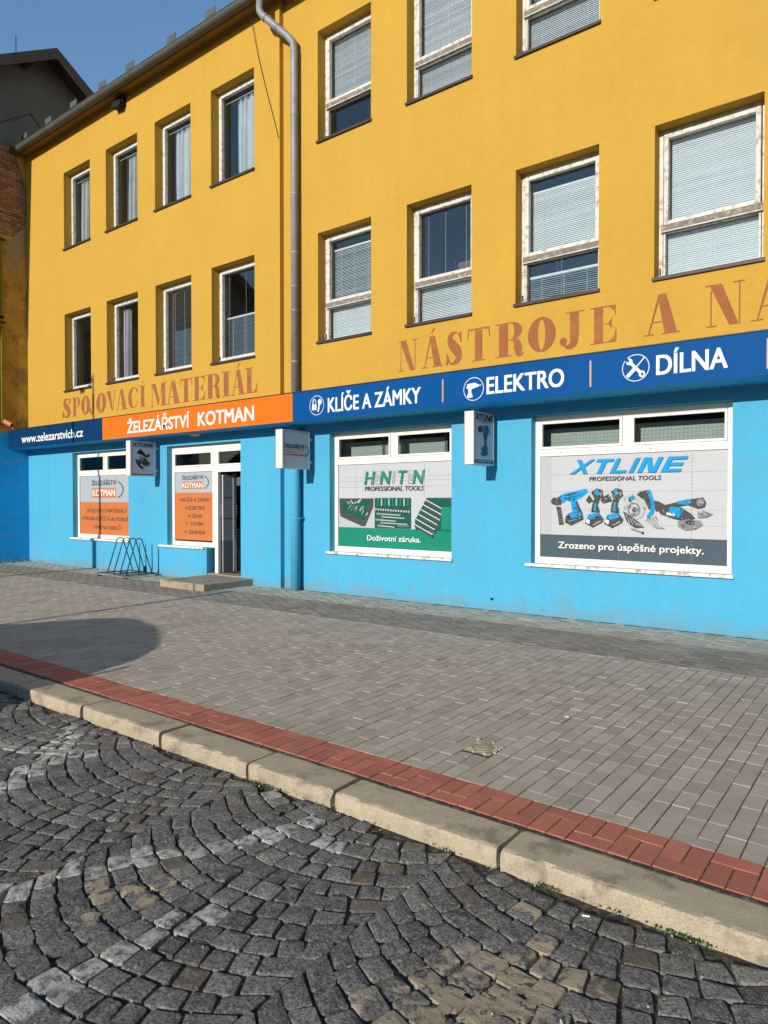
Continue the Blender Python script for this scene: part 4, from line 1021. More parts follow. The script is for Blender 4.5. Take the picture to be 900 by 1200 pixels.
def drill(dx, headlen, dz=0):
    pr.poly([(-3.50 + dx - headlen, 1.62 + dz), (-3.50 + dx - headlen + .02, 1.66 + dz), (-3.50 + dx, 1.72 + dz), (-3.44 + dx, 1.62 + dz), (-3.50 + dx - headlen + .04, 1.58 + dz)], DG)
    pr.poly([(-3.52 + dx, 1.70 + dz), (-3.49 + dx, 1.74 + dz), (-3.44 + dx, 1.64 + dz), (-3.47 + dx, 1.62 + dz)], LG)
    pr.poly([(-3.49 + dx, 1.74 + dz), (-3.42 + dx, 1.785 + dz), (-3.34 + dx, 1.765 + dz), (-3.325 + dx, 1.68 + dz), (-3.39 + dx, 1.63 + dz), (-3.45 + dx, 1.64 + dz)], DG)
    pr.poly([(-3.46 + dx, 1.75 + dz), (-3.41 + dx, 1.775 + dz), (-3.38 + dx, 1.72 + dz), (-3.42 + dx, 1.68 + dz)], CY); pr.disc(-3.36 + dx, 1.71 + dz, .02, .025, MG)
    pr.poly([(-3.45 + dx, 1.64 + dz), (-3.37 + dx, 1.64 + dz), (-3.40 + dx, 1.56 + dz), (-3.37 + dx, 1.46 + dz), (-3.49 + dx, 1.46 + dz), (-3.48 + dx, 1.56 + dz)], DG)
    pr.poly([(-3.44 + dx, 1.60 + dz), (-3.42 + dx, 1.60 + dz), (-3.43 + dx, 1.48 + dz), (-3.46 + dx, 1.48 + dz)], CY)
    pr.poly([(-3.58 + dx, 1.31 + dz), (-3.53 + dx, 1.43 + dz), (-3.39 + dx, 1.46 + dz), (-3.32 + dx, 1.37 + dz), (-3.33 + dx, 1.33 + dz), (-3.47 + dx, 1.25 + dz)], DG)
    pr.poly([(-3.55 + dx, 1.38 + dz), (-3.52 + dx, 1.43 + dz), (-3.40 + dx, 1.45 + dz), (-3.37 + dx, 1.41 + dz), (-3.47 + dx, 1.36 + dz)], CY)
    pr.poly([(-3.565 + dx, 1.32 + dz), (-3.55 + dx, 1.37 + dz), (-3.51 + dx, 1.35 + dz), (-3.52 + dx, 1.30 + dz)], WH)
    pr.polys(stroke([(-3.46 + dx, 1.285 + dz), (-3.36 + dx, 1.345 + dz)], .012), LG)
drill(.0, .07); drill(.265, .13)
pr.poly([(-3.05, 1.56), (-3.06, 1.62), (-3.03, 1.70), (-2.95, 1.715), (-2.82, 1.65), (-2.76, 1.54), (-2.80, 1.42), (-2.88, 1.37), (-3.02, 1.47)], LG)
pr.poly([(-2.99, 1.66), (-2.94, 1.69), (-2.90, 1.67), (-2.92, 1.62), (-2.98, 1.62)], CY); pr.poly([(-2.985, 1.64), (-2.96, 1.66), (-2.95, 1.60), (-2.98, 1.60)], DG)
pr.disc(-2.915, 1.50, .085, .095, MG); pr.disc(-2.915, 1.50, .06, .07, LG); pr.disc(-2.91, 1.50, .03, .034, DG)
pr.poly([(-2.88, 1.70), (-2.84, 1.735), (-2.74, 1.76), (-2.70, 1.72), (-2.66, 1.56), (-2.72, 1.50), (-2.78, 1.62)], DG)
pr.poly([(-2.755, 1.755), (-2.71, 1.765), (-2.645, 1.57), (-2.665, 1.45), (-2.74, 1.375), (-2.755, 1.42), (-2.70, 1.50), (-2.70, 1.60)], CY)
pr.poly([(-3.06, 1.48), (-3.02, 1.46), (-2.85, 1.34), (-2.78, 1.27), (-2.90, 1.26), (-3.00, 1.33)], DG)
for k in range(5): pr.polys(stroke([(-3.02 + k * .04, 1.44 - k * .03), (-2.96 + k * .04, 1.30 - k * .005)], .008), LG)
pr.poly([(-2.78, 1.36), (-2.63, 1.42), (-2.60, 1.31), (-2.52, 1.255), (-2.64, 1.265)], MG)
for k in range(4): pr.polys(stroke([(-2.76 + k * .035, 1.36 + k * .012), (-2.66 + k * .03, 1.275)], .007), WH)
pr.polys(stroke([(-2.95, 1.25), (-2.80, 1.20)], .02), MG); pr.disc(-2.80, 1.20, .018, .018, DG)
pr.poly([(-2.66, 1.62), (-2.60, 1.61), (-2.52, 1.565), (-2.25, 1.63), (-2.07, 1.66), (-2.035, 1.60), (-2.05, 1.54), (-2.13, 1.52), (-2.25, 1.565), (-2.5, 1.52), (-2.64, 1.48)], DG)
pr.poly([(-2.38, 1.61), (-2.24, 1.64), (-2.20, 1.60), (-2.24, 1.57), (-2.36, 1.575)], CY); pr.disc(-2.10, 1.595, .045, .05, MG)
pr.poly([(-2.62, 1.50), (-2.46, 1.55), (-2.33, 1.535), (-2.20, 1.45), (-2.16, 1.40), (-2.26, 1.36), (-2.42, 1.39), (-2.58, 1.45)], DG)
pr.poly([(-2.46, 1.545), (-2.34, 1.53), (-2.30, 1.49), (-2.36, 1.40), (-2.44, 1.42), (-2.48, 1.48)], CY); pr.poly([(-2.50, 1.47), (-2.40, 1.45), (-2.40, 1.42), (-2.51, 1.44)], WH)
pr.poly([(-2.37, 1.36), (-2.25, 1.385), (-2.10, 1.37), (-2.07, 1.32), (-2.15, 1.265), (-2.27, 1.245), (-2.36, 1.29)], MG); pr.disc(-2.22, 1.345, .06, .03, DG)
pr.poly([(-2.13, 1.48), (-2.08, 1.50), (-1.955, 1.455), (-2.03, 1.41), (-2.13, 1.405)], MG); pr.polys(stroke([(-2.10, 1.52), (-2.09, 1.47)], .03), LG)
prg = random.Random(5)
def pip(x, z, P_):
    c = False; j = len(P_) - 1
    for i in range(len(P_)):
        if (P_[i][1] > z) != (P_[j][1] > z) and x < (P_[j][0] - P_[i][0]) * (z - P_[i][1]) / (P_[j][1] - P_[i][1]) + P_[i][0]: c = not c
        j = i
    return c
shapes = [([(v[0], v[2]) for v in (pr.mb.v[i] for i in f)], pr.mats[m]) for f, m in zip(list(pr.mb.f), list(pr.mb.m)) if len(f) >= 4]
for poly, pm in shapes:        # panel lines, vents and screws printed on the tools
    xs_, zs2 = [p[0] for p in poly], [p[1] for p in poly]; ar = (max(xs_) - min(xs_)) * (max(zs2) - min(zs2))
    if ar < .004 or min(zs2) < 1.2 or max(xs_) - min(xs_) > .6: continue
    for k in range(int(3 + ar * 260)):
        x, z = prg.uniform(min(xs_), max(xs_)), prg.uniform(min(zs2), max(zs2)); a = prg.choice([.35, .5, 1.9, 2.1]); l = prg.uniform(.012, .045)
        x2, z2 = x + l * math.cos(a), z + l * math.sin(a)
        if pip(x, z, poly) and pip(x2, z2, poly):
            pr.polys(stroke([(x, z), (x2, z2)], prg.uniform(.004, .010)), prg.choice({'dark_grey_print': [MG, M['black'], M['black'], LG], 'print_cyan': [DC, DG, M['black']], 'mid_grey_print': [DG, LG]}.get(pm.name, [MG, DG])))
pr.build('power_tool_picture', q)
# slanted logo letters drawn as plain strokes
lg = Print(P, .026)
LOGO = {'X': [[(0, 1), (.26, 1), (1, 0), (.74, 0)], [(.80, 1), (1.05, 1), (.22, 0), (-.05, 0)]], 'T': [[(0, 1), (1, 1), (1, .80), (0, .80)], [(.36, .80), (.64, .80), (.64, 0), (.36, 0)]],
        'L': [[(0, 1), (.28, 1), (.28, 0), (0, 0)], [(.28, .2), (1, .2), (1, 0), (.28, 0)]], 'I': [[(0, 1), (1, 1), (1, 0), (0, 0)]],
        'N': [[(0, 1), (.26, 1), (.26, 0), (0, 0)], [(.26, 1), (.40, 1), (.74, .25), (.74, 0), (.60, 0), (.26, .72)], [(.74, 1), (1, 1), (1, 0), (.74, 0)]],
        'E': [[(0, 1), (.28, 1), (.28, 0), (0, 0)], [(.28, 1), (1, 1), (1, .8), (.28, .8)], [(.28, .6), (.94, .6), (.94, .4), (.28, .4)], [(.28, .2), (1, .2), (1, 0), (.28, 0)]]}
def slogo(prn, cells, z0, h, shear, m):
    for ch, a, b in cells:
        for poly in LOGO[ch]: prn.mb.face([prn.P(a + (b - a) * u + shear * h * v, z0 + h * v, prn.d) for u, v in poly], prn.mi(m)); prn.d += .0002
slogo(lg, (('X', -3.79, -3.54), ('T', -3.50, -3.27), ('L', -3.24, -3.03), ('I', -2.99, -2.93), ('N', -2.88, -2.64), ('E', -2.58, -2.34)), 1.985, .195, .50, CY)
lg.build('slanted_logo', q)
lettering('PROFESSIONAL TOOLS', P, -3.52, -2.57, 1.888, .055, M['dgrey'], q, .014, shear=.18, d0=.02)
lettering('Zrozeno pro úspěšné projekty.', P, -3.96, -2.06, .955, .088, M['white'], q, .02, d0=.02)

YQ = WL + .13 + .028; P = front(YQ)
q = poster('orange and grey poster with three lines of dark text in the leftmost shop window', -16.522, -14.248, .79, 2.228, YQ, [(.79, 1.585, M['porange']), (1.585, 2.228, M['paperblue'])])
pr = Print(P, .002); pr.rect(-16.00, -14.93, 1.69, 1.925, M['oframe']); hook(pr, -14.86, -14.64, 1.69, 2.07, M['black']); pr.build('name_plate', q)
lettering('ŽELEZÁŘSTVÍ', P, -16.0, -14.91, 1.995, .105, M['black'], q, .018, d0=.003)
lettering('KOTMAN', P, -15.95, -14.97, 1.735, .150, M['white'], q, .024, d0=.005)
lettering('SPOJOVACÍ MATERIÁLY', P, -16.22, -14.47, 1.335, .088, M['dgrey'], q, .012)
lettering('VÝROBA KLÍČŮ A AUTOKLÍČŮ', P, -16.45, -14.27, 1.14, .088, M['dgrey'], q, .012)
lettering('VÝMĚNA OBALŮ', P, -15.93, -14.75, .93, .088, M['dgrey'], q, .012)
q = poster('narrow orange poster listing five services beside the shop door', -12.648, -11.372, .79, 2.228, YQ, [(.79, 1.79, M['porange']), (1.79, 2.228, M['paperblue'])])
pr = Print(P, .002); pr.rect(-12.41, -11.70, 1.865, 2.025, M['oframe']); hook(pr, -11.67, -11.53, 1.87, 2.13, M['black'])
for x, z in ((-12.50, 1.60), (-12.31, 1.43), (-12.22, 1.26), (-12.30, 1.10), (-12.34, .92)):
    si = Print(P, .002); si.polys(stroke([(x, z + .03), (x + .03, z + .06), (x + .06, z + .03), (x + .03, z)], .014), M['dgrey']); si.rect(x + .045, x + .080, z + .03, z + .06, M['dgrey']); si.build('service_icon', q)
pr.build('name_plate', q)
lettering('ŽELEZÁŘSTVÍ', P, -12.41, -11.70, 2.065, .075, M['black'], q, .018, d0=.003)
lettering('KOTMAN', P, -12.39, -11.72, 1.89, .105, M['white'], q, .022, d0=.006)
for tx, a, b, z in (('KLÍČE A ZÁMKY', -12.38, -11.46, 1.60), ('ELEKTRO', -12.19, -11.65, 1.43), ('DÍLNA', -12.08, -11.74, 1.26), ('STAVBA', -12.13, -11.70, 1.10), ('ZAHRADA', -12.18, -11.64, .92)):
    lettering(tx, P, a, b, z, .075, M['dgrey'], q, .014)

# ------------------------------------------------------------------ doorstep, bike rack and small things
t = thing('doorstep', 'low two slab concrete step in front of the shop door', 'step', (-10.7, 8.4, 0))
MB().box(-11.30, -10.30, 7.80, WL - .005, -.01, .128).build('slab', M['slab'], t, bev=.012)
MB().box(-10.292, -10.02, 7.82, WL - .005, -.01, .124).build('slab', M['slab'], t, bev=.012)

rk = thing('bicycle_rack', 'small black wire bicycle rack with four loops standing by the blue wall', 'bicycle rack', (-13.4, 8.5, 0))
ya, yb = 8.18, 8.78; xa, xb = -13.92, -12.92; zb = .085
for k in range(4):
    x = -13.72 + k * .235; pts = [(x, ya, zb)]
    for i in range(9):
        an = R(180 - 180 * i / 8); pts.append((x, 8.48 + .085 * math.cos(an), .735 + .085 * math.sin(an)))
    pts.append((x, yb, zb)); MB().tube(pts, .0115, 8).build('loop', M['rackm'], rk, smooth=True)
for y in (ya, (ya + yb) / 2, yb): MB().tube([(xa, y, zb - .012), (xb, y, zb - .012)], .011, 8).build('base_rail', M['rackm'], rk, smooth=True)
for x in (xa, xb, (xa + xb) / 2): MB().tube([(x, ya - .02, zb - .02), (x, yb + .02, zb - .02)], .011, 8).build('cross_rail', M['rackm'], rk, smooth=True)
for x in (xa, xb):
    for y, sg in ((ya, -1), (yb, 1)):
        p = [(x, y, zb - .015), (x, y + sg * .07, zb - .015), (x, y + sg * .115, zb - .035), (x, y + sg * .11, .02), (x, y + sg * .07, .010), (x, y + sg * .02, .010)]
        MB().tube(p, .010, 8).build('foot', M['rackm'], rk, smooth=True)
MB().box(-13.06, -13.00, 8.60, 8.66, zb, .22).build('padlock', M['black'], rk, bev=.01)

# broken opening in the paving with a round valve cap
vt = thing('valve_cap', 'round pale valve cap in a broken square hole among the grey pavers', 'valve cap', (-2.225, 3.98, 0))
mb = MB(); N_ = 40; cx, cy = -2.225, 3.98
for i in range(9):
    for j in range(9):
        x = -2.33 + .21 * i / 8; y = 3.865 + .23 * j / 8; e = min(i, 8 - i, j, 8 - j)
        mb.v.append((x, y, (-.001 if e == 0 else -.0015 + random.uniform(-.003, .004))))
for i in range(8):
    for j in range(8):
        a = i * 9 + j; mb.f.append((a, a + 9, a + 10, a + 1)); mb.m.append(0)
mb.build('crumbled_mortar', mat('crumbled_mortar', (.55, .45, .30), .95, .25, 30, .8, 60, dirt=(.10, .08, .05), dirt_a=.8, dirt_s=22), vt)
MB().tube([(cx, cy - .01, -.03), (cx, cy - .01, .006)], .052, 18).build('cap', M['kerb'], vt, bev=.004)
MB().tube([(cx + .0, cy - .01, -.03), (cx, cy - .01, .0035)], .072, 18).build('collar', M['slab'], vt)
for k in range(14):
    an = random.uniform(0, 6.28); s_ = random.uniform(.004, .016); px = random.choice([-2.33, -2.12, random.uniform(-2.33, -2.12)]); py = random.uniform(3.87, 4.09) if px in (-2.33, -2.12) else random.choice([3.87, 4.09])
    MB().prism([(px, py), (px + s_, py + .003), (px + s_ * .7, py + s_), (px - .002, py + s_ * .7)], -.01, .004 + s_ * .4, axis='Z').build('chip', M['crumb'], vt)

MB().tube([(-4.925, WR - .012, .165), (-4.925, WR - .001, .165)], .018, 8)
o = MB().box(-4.95, -4.91, WR - .014, WR - .001, .15, .185).build('wall_socket', M['black']); o['label'] = 'tiny dark socket low on the blue wall between the two poster windows'; o['category'] = 'wall fitting'

# orange siren at the left end of the sign
t = thing('orange_siren', 'small orange cylinder lamp at the left end of the navy fascia panel', 'lamp', (-18.62, 8.4, 3.58))
MB().tube([(-18.74, 8.30, 3.68), (-18.60, 8.42, 3.58)], .062, 14).build('shade', M['cammetal'], t, smooth=False)
MB().tube([(-18.605, 8.416, 3.584), (-18.59, 8.43, 3.575)], .048, 14).build('lens', M['black'], t)
MB().tube([(-18.66, 8.40, 3.60), (-18.66, 8.50, 3.47)], .014, 6).build('arm', M['alu'], t)

# tufts along the kerb foot, dry leaves in the corner, litter on the stones
tuft = MB()
for (cx, cy, n, sp) in ((-3.12, 2.86, 90, .06), (-3.02, 2.88, 60, .05), (-1.264, 2.875, 70, .028), (-.72, 2.88, 90, .05), (-.66, 2.885, 60, .04), (-1.80, 2.87, 30, .03), (-5.2, 2.86, 30, .05), (-2.6, 2.87, 24, .05), (-.95, 2.88, 16, .04)):
    for k in range(n):
        x = random.gauss(cx, sp); y = min(2.84, random.gauss(cy - .045, .010)); an = random.uniform(0, 6.28); l = random.uniform(.005, .014); h = random.uniform(.004, .014)
        dx, dy = math.cos(an) * l, math.sin(an) * l
        tuft.face([(x, y, -.092), (x + dx * .5 - dy * .3, y + dy * .5 + dx * .3, -.090 + h), (x + dx, y + dy, -.088 + h), (x + dx * .5 + dy * .3, y + dy * .5 - dx * .3, -.090 + h * .8)])
tuft.build('moss', M['stone'], kind='stuff')['label'] = 'small green moss tufts growing along the foot of the kerb'
lv = MB()
for k in range(260):
    x = -18.8 + abs(random.gauss(0, .9)); y = random.uniform(8.0, 8.95) if x < -18.3 else 8.95 - abs(random.gauss(0, .06)); s_ = random.uniform(.02, .05); an = random.uniform(0, 6.28); z = random.uniform(.004, .05)
    if k < 170: x = -18.84 + abs(random.gauss(0, .09)); y = random.uniform(7.9, 8.96); z = random.uniform(.004, .09) * (1 if x < -18.75 else .4)
    elif x > -17.9: continue
    lv.face([(x, y, z), (x + s_ * math.cos(an), y + s_ * math.sin(an) * .5, z + random.uniform(0, .02)), (x + s_ * math.cos(an + .9), y + s_ * math.sin(an + .9), z + .01)])
lv.build('leaf_litter', M['leaf'], kind='stuff')
cr = MB()
for k in range(150):
    if k < 90: x = random.uniform(-6.5, -.3); y = 2.838 - abs(random.gauss(0, .02)); z = -.084
    elif k < 125: x = random.uniform(-4.5, -.5); y = random.uniform(1.2, 2.8); z = -.084
    else: x = random.uniform(-8, -.6); y = random.uniform(3.2, 7); z = .003
    s_ = random.uniform(.003, .008); cr.prism([(x, y), (x + s_, y + s_ * .2), (x + s_ * .8, y + s_ * .9), (x - s_ * .2, y + s_ * .7)], z - .002, z + s_ * .6, axis='Z')
cr.build('gravel_crumbs', M['crumb'], kind='stuff')
for x, y, an in ((-1.06, 2.72, .4), (-.88, 2.10, 2.2), (-2.05, 4.9, .3)):
    z = -.079 if y < 2.9 else .008
    o = MB().tube([(x, y, z), (x + .03 * math.cos(an), y + .03 * math.sin(an), z)], .004, 8).build('cigarette_butt', M['white'])
    o['category'] = 'litter'; o['label'] = {.4: 'pale cigarette butt on the cobbles close to the kerb', 2.2: 'pale cigarette butt on the dark cobbles near the lower right corner', .3: 'pale cigarette butt lying on the grey pavers'}[an]

# ------------------------------------------------------------------ neighbour building on the left
nb = thing('neighbour_building', 'old ochre and brown gabled building with patches of bare brick, left of the shop', 'building', (-20, 8, 0))
XS = -18.85
mb = MB(); yA, yB = 5.2, WL
zs_ = [3.40] + [3.7 + .22 * i for i in range(0, 32)] + [10.95]
def hole_r(z):        # right edge of the bare brick patch at height z (None: no patch)
    if z < 8.35: return None
    if z < 8.8: return 8.42 + (z - 8.35) * 1.15
    if z < 9.3: return 8.94 + (z - 8.8) * .1
    if z < 10.0: return 8.99 - (z - 9.3) * .05
    return 8.95 - (z - 10.0) * .36
for za, zb_ in zip(zs_[:-1], zs_[1:]):
    ra, rb = hole_r(za + .001), hole_r(zb_ - .001)
    lo_a, lo_b = (ra, rb) if ra and rb else (8.36, 8.36)
    ja = random.uniform(-.02, .02)
    mb.face([(XS, lo_a, za), (XS, yB, za), (XS, yB, zb_), (XS, lo_b, zb_)])
    if ra and rb: mb.face([(XS, lo_a, za), (XS, lo_b, zb_), (XS - .03, lo_b, zb_), (XS - .03, lo_a, za)])
    else: 
        mid = (za + zb_) / 2
        inwin = (3.62 < mid < 6.22) or (6.42 < mid < 8.35)
        if not inwin: mb.face([(XS, 6.4, za), (XS, 8.36, za), (XS, 8.36, zb_), (XS, 6.4, zb_)])
        mb.face([(XS, yA, za), (XS, 6.4, za), (XS, 6.4, zb_), (XS, yA, zb_)])
mb.face([(XS, yA, 8.35), (XS, yA, 10.95), (XS, 7.6, 10.95), (XS, 7.6, 8.35)])
mb.build('side_wall', M['sidewall'], nb)
bw = MB().box(XS - .35, XS - .032, 7.6, WL + .1, 8.3, 10.95).build('brick_backing', M['mortar'], nb)
z = 8.36; rowi = 0
while z < 10.9:
    y = 7.62 + (rowi % 2) * .13
    r = (hole_r(z + .03) or 8.4) - .01
    while y < r:
        y2 = min(y + random.uniform(.235, .25), r)
        if y2 - y > .05:
            b = MB(); j = random.uniform(-.004, .009); n0 = 0; b.box(XS - .04, XS - .022 + j, y + .006, y2 - .006, z + .005, z + .065); b.setattr(0, tone=random.random())
            b.build('brick', M['brick'], bw, bev=.003)
        y = y2 + .002
    z += .073; rowi += 1
# plaster scar below the bricks
MB().prism([(8.42, 7.75), (8.52, 7.60), (8.70, 7.62), (8.82, 7.95), (8.90, 8.5), (8.88, 8.86), (8.60, 8.52), (8.44, 8.36)], XS + .001, XS + .008, axis='X').build('bare_plaster', M['plaster'], nb)
MB().box(XS - .3, XS, yA, WL + .1, -.01, 3.40).build('blue_base_wall', M['blueold'], nb)
MB().box(XS - 8, XS - .301, yA, 16, 0, 10.9).build('main_wall', M['sidewall'], nb)
for za, zb_ in ((3.62, 6.22), (6.42, 8.35)):
    f = MB(); ww = .07
    for a in ((6.4, 6.4 + ww), (8.36 - ww, 8.36), (7.35, 7.35 + ww)): f.box(XS - .08, XS + .02, a[0], a[1], za, zb_)
    f.box(XS - .08, XS + .021, 6.4, 8.36, za, za + ww); f.box(XS - .08, XS + .021, 6.4, 8.36, zb_ - ww, zb_)
    wn = f.build('window', mat('ochre_frame', (.22, .17, .01), .6, .1), nb)
    MB().box(XS - .05, XS - .045, 6.45, 8.31, za + .05, zb_ - .05).build('pane', M['glass'], wn)
    MB().box(XS - .31, XS - .29, 6.4, 8.4, za - .1, zb_ + .1).build('room', M['room'], wn)
    MB().box(XS + .0, XS + .06, 6.35, 8.40, zb_ + .02, zb_ + .06).build('ledge', M['sill'], wn)
# gable above the shop roof
gx = XS - .15
MB().prism([(2.0, 8.6), (2.0, 9.2), (9.6, 13.72), (17, 9.2), (17, 8.6)], gx - 8, gx, axis='X').build('gable_wall', M['render_dark'], nb)
rf = MB()
for ya2, za2, yb2, zb2 in ((1.2, 8.57, 9.6, 13.77), (9.6, 13.77, 17.6, 8.25)):
    rf.prism([(ya2, za2), (yb2, zb2), (yb2, zb2 - .10), (ya2, za2 - .10)], gx - 9, gx + .56, axis='X')
roof2 = rf.build('roof', M['rooftile'], nb)
bb = MB()
for ya2, za2, yb2, zb2 in ((1.2, 8.57, 9.6, 13.77), (9.6, 13.77, 17.6, 8.25)):
    bb.prism([(ya2, za2 + .02), (yb2, zb2 + .02), (yb2, zb2 - .27), (ya2, za2 - .27)], gx + .562, gx + .60, axis='X')
bb.build('verge_board', M['darkwood'], roof2)
for k in range(4):
    yy = 9.6 - 2.0 * (k + .3); MB().box(gx - .5, gx + .56, yy - .05, yy + .05, 13.77 - (9.6 - yy) * .619 - .24, 13.77 - (9.6 - yy) * .619 - .105).build('purlin', M['darkwood'], roof2)
MB().prism([(5.0, 9.2), (9.15, 12.12), (9.15, 12.04), (5.0, 9.1)], gx + .001, gx + .05, axis='X').prism([(9.151, 12.12), (11.0, 10.4), (11.0, 10.3), (9.151, 12.04)], gx + .001, gx + .05, axis='X').build('moulding', M['render_dark'], nb)
MB().tube([(gx + .3, 8.66, 13.1), (gx + .3, 8.66, 13.75)], .012, 6).build('lightning_rod', M['black'], nb)

# ------------------------------------------------------------------ street furniture outside the frame whose shadows fall into it
lx, ly = -15.27, 2.55
t = thing('street_lamp', 'tall grey street lamp post at the kerb left of the view', 'street lamp', (lx, ly, 0))
MB().tube([(lx, ly, 0), (lx, ly, 2.72), (lx, ly, 2.82), (lx, ly, 6.6)], [.09, .09, .045, .028], 14).build('post', M['lamp_green'], t, smooth=True)
MB().tube([(lx, ly, 6.45), (lx - .2, ly - .3, 6.65), (lx - .4, ly - .9, 6.7)], .03, 8).build('arm', M['lamp_green'], t, smooth=True)
MB().prism([(lx - .52, 6.64), (lx - .30, 6.64), (lx - .34, 6.76), (lx - .48, 6.76)], ly - 1.45, ly - .85).build('lamp_head', M['alu'], t, bev=.02)
t = thing('steel_post', 'thin grey steel post at the kerb beside the parked car', 'post', (-9.36, 2.72, -.1))
MB().tube([(-9.36, 2.72, -.12), (-9.36, 2.72, 1.62)], .05, 12).build('pole', M['steel'], t, smooth=True)
MB().tube([(-9.36, 2.72, 1.62), (-9.36, 2.72, 1.65)], .055, 10).build('cap', M['black'], t)

car = thing('parked_car', 'silver compact car parked on the cobbles left of the view', 'car', (-7.9, .15, -.09))
prof = [(-5.90, .28), (-5.86, .62), (-5.93, .86), (-6.10, 1.09), (-6.35, 1.22), (-6.6, 1.31), (-7.0, 1.40), (-7.5, 1.50), (-8.06, 1.55), (-8.4, 1.54), (-8.75, 1.42), (-9.16, 1.14), (-9.55, 1.0), (-9.95, .88), (-10.12, .62), (-10.1, .30)]
CY_ = .15
def car_body():
    mb = MB(); secs = []
    for sgn in (-1, 1):
        pass
    ws = [(-.78, 0), (-.86, .0), (-.84, 1), (-.66, 2), (.66, 2), (.84, 1), (.86, 0), (.78, 0)]
    k = len(prof); belt = .98
    rows = []
    for (x, z) in prof:
        zb2 = min(z, belt); inset = max(0, (z - belt)) * .28
        rows.append([(x, CY_ - .80, .18 - .12), (x, CY_ - .84, zb2 * .6 - .12), (x, CY_ - .83, zb2 - .12), (x, CY_ - .82 + inset, z - .12 - .01), (x, CY_ - .5, z - .12 + .015), (x, CY_ + .5, z - .12 + .015), (x, CY_ + .82 - inset, z - .12 - .01), (x, CY_ + .83, zb2 - .12), (x, CY_ + .84, zb2 * .6 - .12), (x, CY_ + .80, .18 - .12)])
    n = len(rows[0])
    for r in rows: mb.v += r
    for i in range(k - 1):
        for j in range(n - 1):
            a = i * n + j; mb.f.append((a, a + 1, a + n + 1, a + n)); mb.m.append(0)
        mb.f.append((i * n + n - 1, i * n, (i + 1) * n, (i + 1) * n + n - 1)); mb.m.append(0)
    mb.f.append(tuple(range(n))[::-1]); mb.m.append(0); mb.f.append(tuple((k - 1) * n + j for j in range(n))); mb.m.append(0)
    return mb
car_body().build('body', M['carpaint'], car, smooth=False, bev=.035)
for sg in (-1, 1):
    yy = CY_ + sg * .775
    for poly in ([(-6.45, .95), (-6.50, 1.12), (-6.9, 1.26), (-7.6, 1.36), (-7.6, .95)], [(-7.68, .95), (-7.68, 1.37), (-8.3, 1.40), (-8.75, 1.22), (-9.05, .95)]):
        MB().face([(x, yy + (z - .86) * -.26 * sg + sg * .052, z - .12 + .0) for x, z in poly]).build('side_window', M['carglass'], car)
    for wx in (-6.55, -9.2):
        w_ = MB().tube([(wx, CY_ + sg * .70, .19), (wx, CY_ + sg * .875, .19)], .31, 20).build('wheel', M['rubber'], car, smooth=False)
        MB().tube([(wx, CY_ + sg * .876, .19), (wx, CY_ + sg * .882, .19)], .20, 14).build('rim', M['alu'], w_)
    MB().box(-5.93, -5.875, CY_ + sg * .80 - .07, CY_ + sg * .80 + .02, .60, .88).build('tail_light', mat('red_lens', (.4, .01, .01), .2), car)
    MB().box(-10.13, -10.07, CY_ + sg * .66 - .12, CY_ + sg * .66 + .12, .42, .56).build('headlight', M['white'], car)
MB().face([(-6.03, CY_ - .60, .945), (-6.03, CY_ + .60, .945), (-6.30, CY_ + .56, 1.105), (-6.30, CY_ - .56, 1.105)]).build('rear_window', M['carglass'], car)
MB().box(-5.855, -5.845, CY_ - .26, CY_ + .26, .40, .51).build('number_plate', M['white'], car)

# ------------------------------------------------------------------ the other side of the street (behind the camera, mirrored in the glass)
def town_house(x0, x1, h, ridge, wallm, label):
    y0, y1 = -44, -34
    t = thing('town_house', label, 'house', ((x0 + x1) / 2, (y0 + y1) / 2, -.1), 'houses across the street')
    wl = MB().prism([(y0, -.1), (y1, -.1), (y1, h), ((y0 + y1) / 2, ridge), (y0, h)], x0, x1, axis='X').build('wall', wallm, t)
    ym = (y0 + y1) / 2
    MB().prism([(y1 + .5, h - .25), (ym, ridge + .12), (y0 - .5, h - .25), (y0 - .5, h - .1), (ym, ridge + .3), (y1 + .5, h - .1)], x0 - .1, x1 + .1, axis='X').build('roof', M['rooftile'], t)
    n = max(2, int((x1 - x0) / 2.6))
    for k in range(n):
        for z in (1.0, 4.1):
            if z + 1.6 > h: continue
            xw = x0 + (k + .5) * (x1 - x0) / n
            f = MB(); frame_rect(f, xw - .55, xw + .55, z, z + 1.55, .08, y1 - .02, y1 + .04); f = f.build('window', M['frame'], wl)
            MB().box(xw - .5, xw + .5, y1 + .0, y1 + .012, z + .05, z + 1.5).build('pane', M['carglass'], f)
house_m = [mat('cream_render', (.35, .31, .24), .9, .05, 1), mat('grey_render', (.25, .25, .24), .9, .05, 1), mat('ochre_render', (.34, .24, .12), .9, .05, 1)]
for k, (a, b, h, r_, lb) in enumerate(((-62, -48, 6.2, 8.6, 'cream house with brown roof across the street, farthest to the west'), (-47.6, -33, 5.8, 8.9, 'grey rendered house with brown roof across the street'), (-32.6, -20, 6.4, 8.4, 'ochre house with brown roof across the street'),
        (-19.6, -4, 6.0, 8.8, 'long cream house opposite the shop door'), (-3.6, 12, 6.3, 8.5, 'grey house directly behind the viewer across the street'), (12.4, 27, 5.9, 8.8, 'ochre house across the street to the east'), (27.4, 44, 6.2, 8.6, 'cream house at the east end of the street'))):
    town_house(a, b, h, r_, house_m[k % 3], lb)

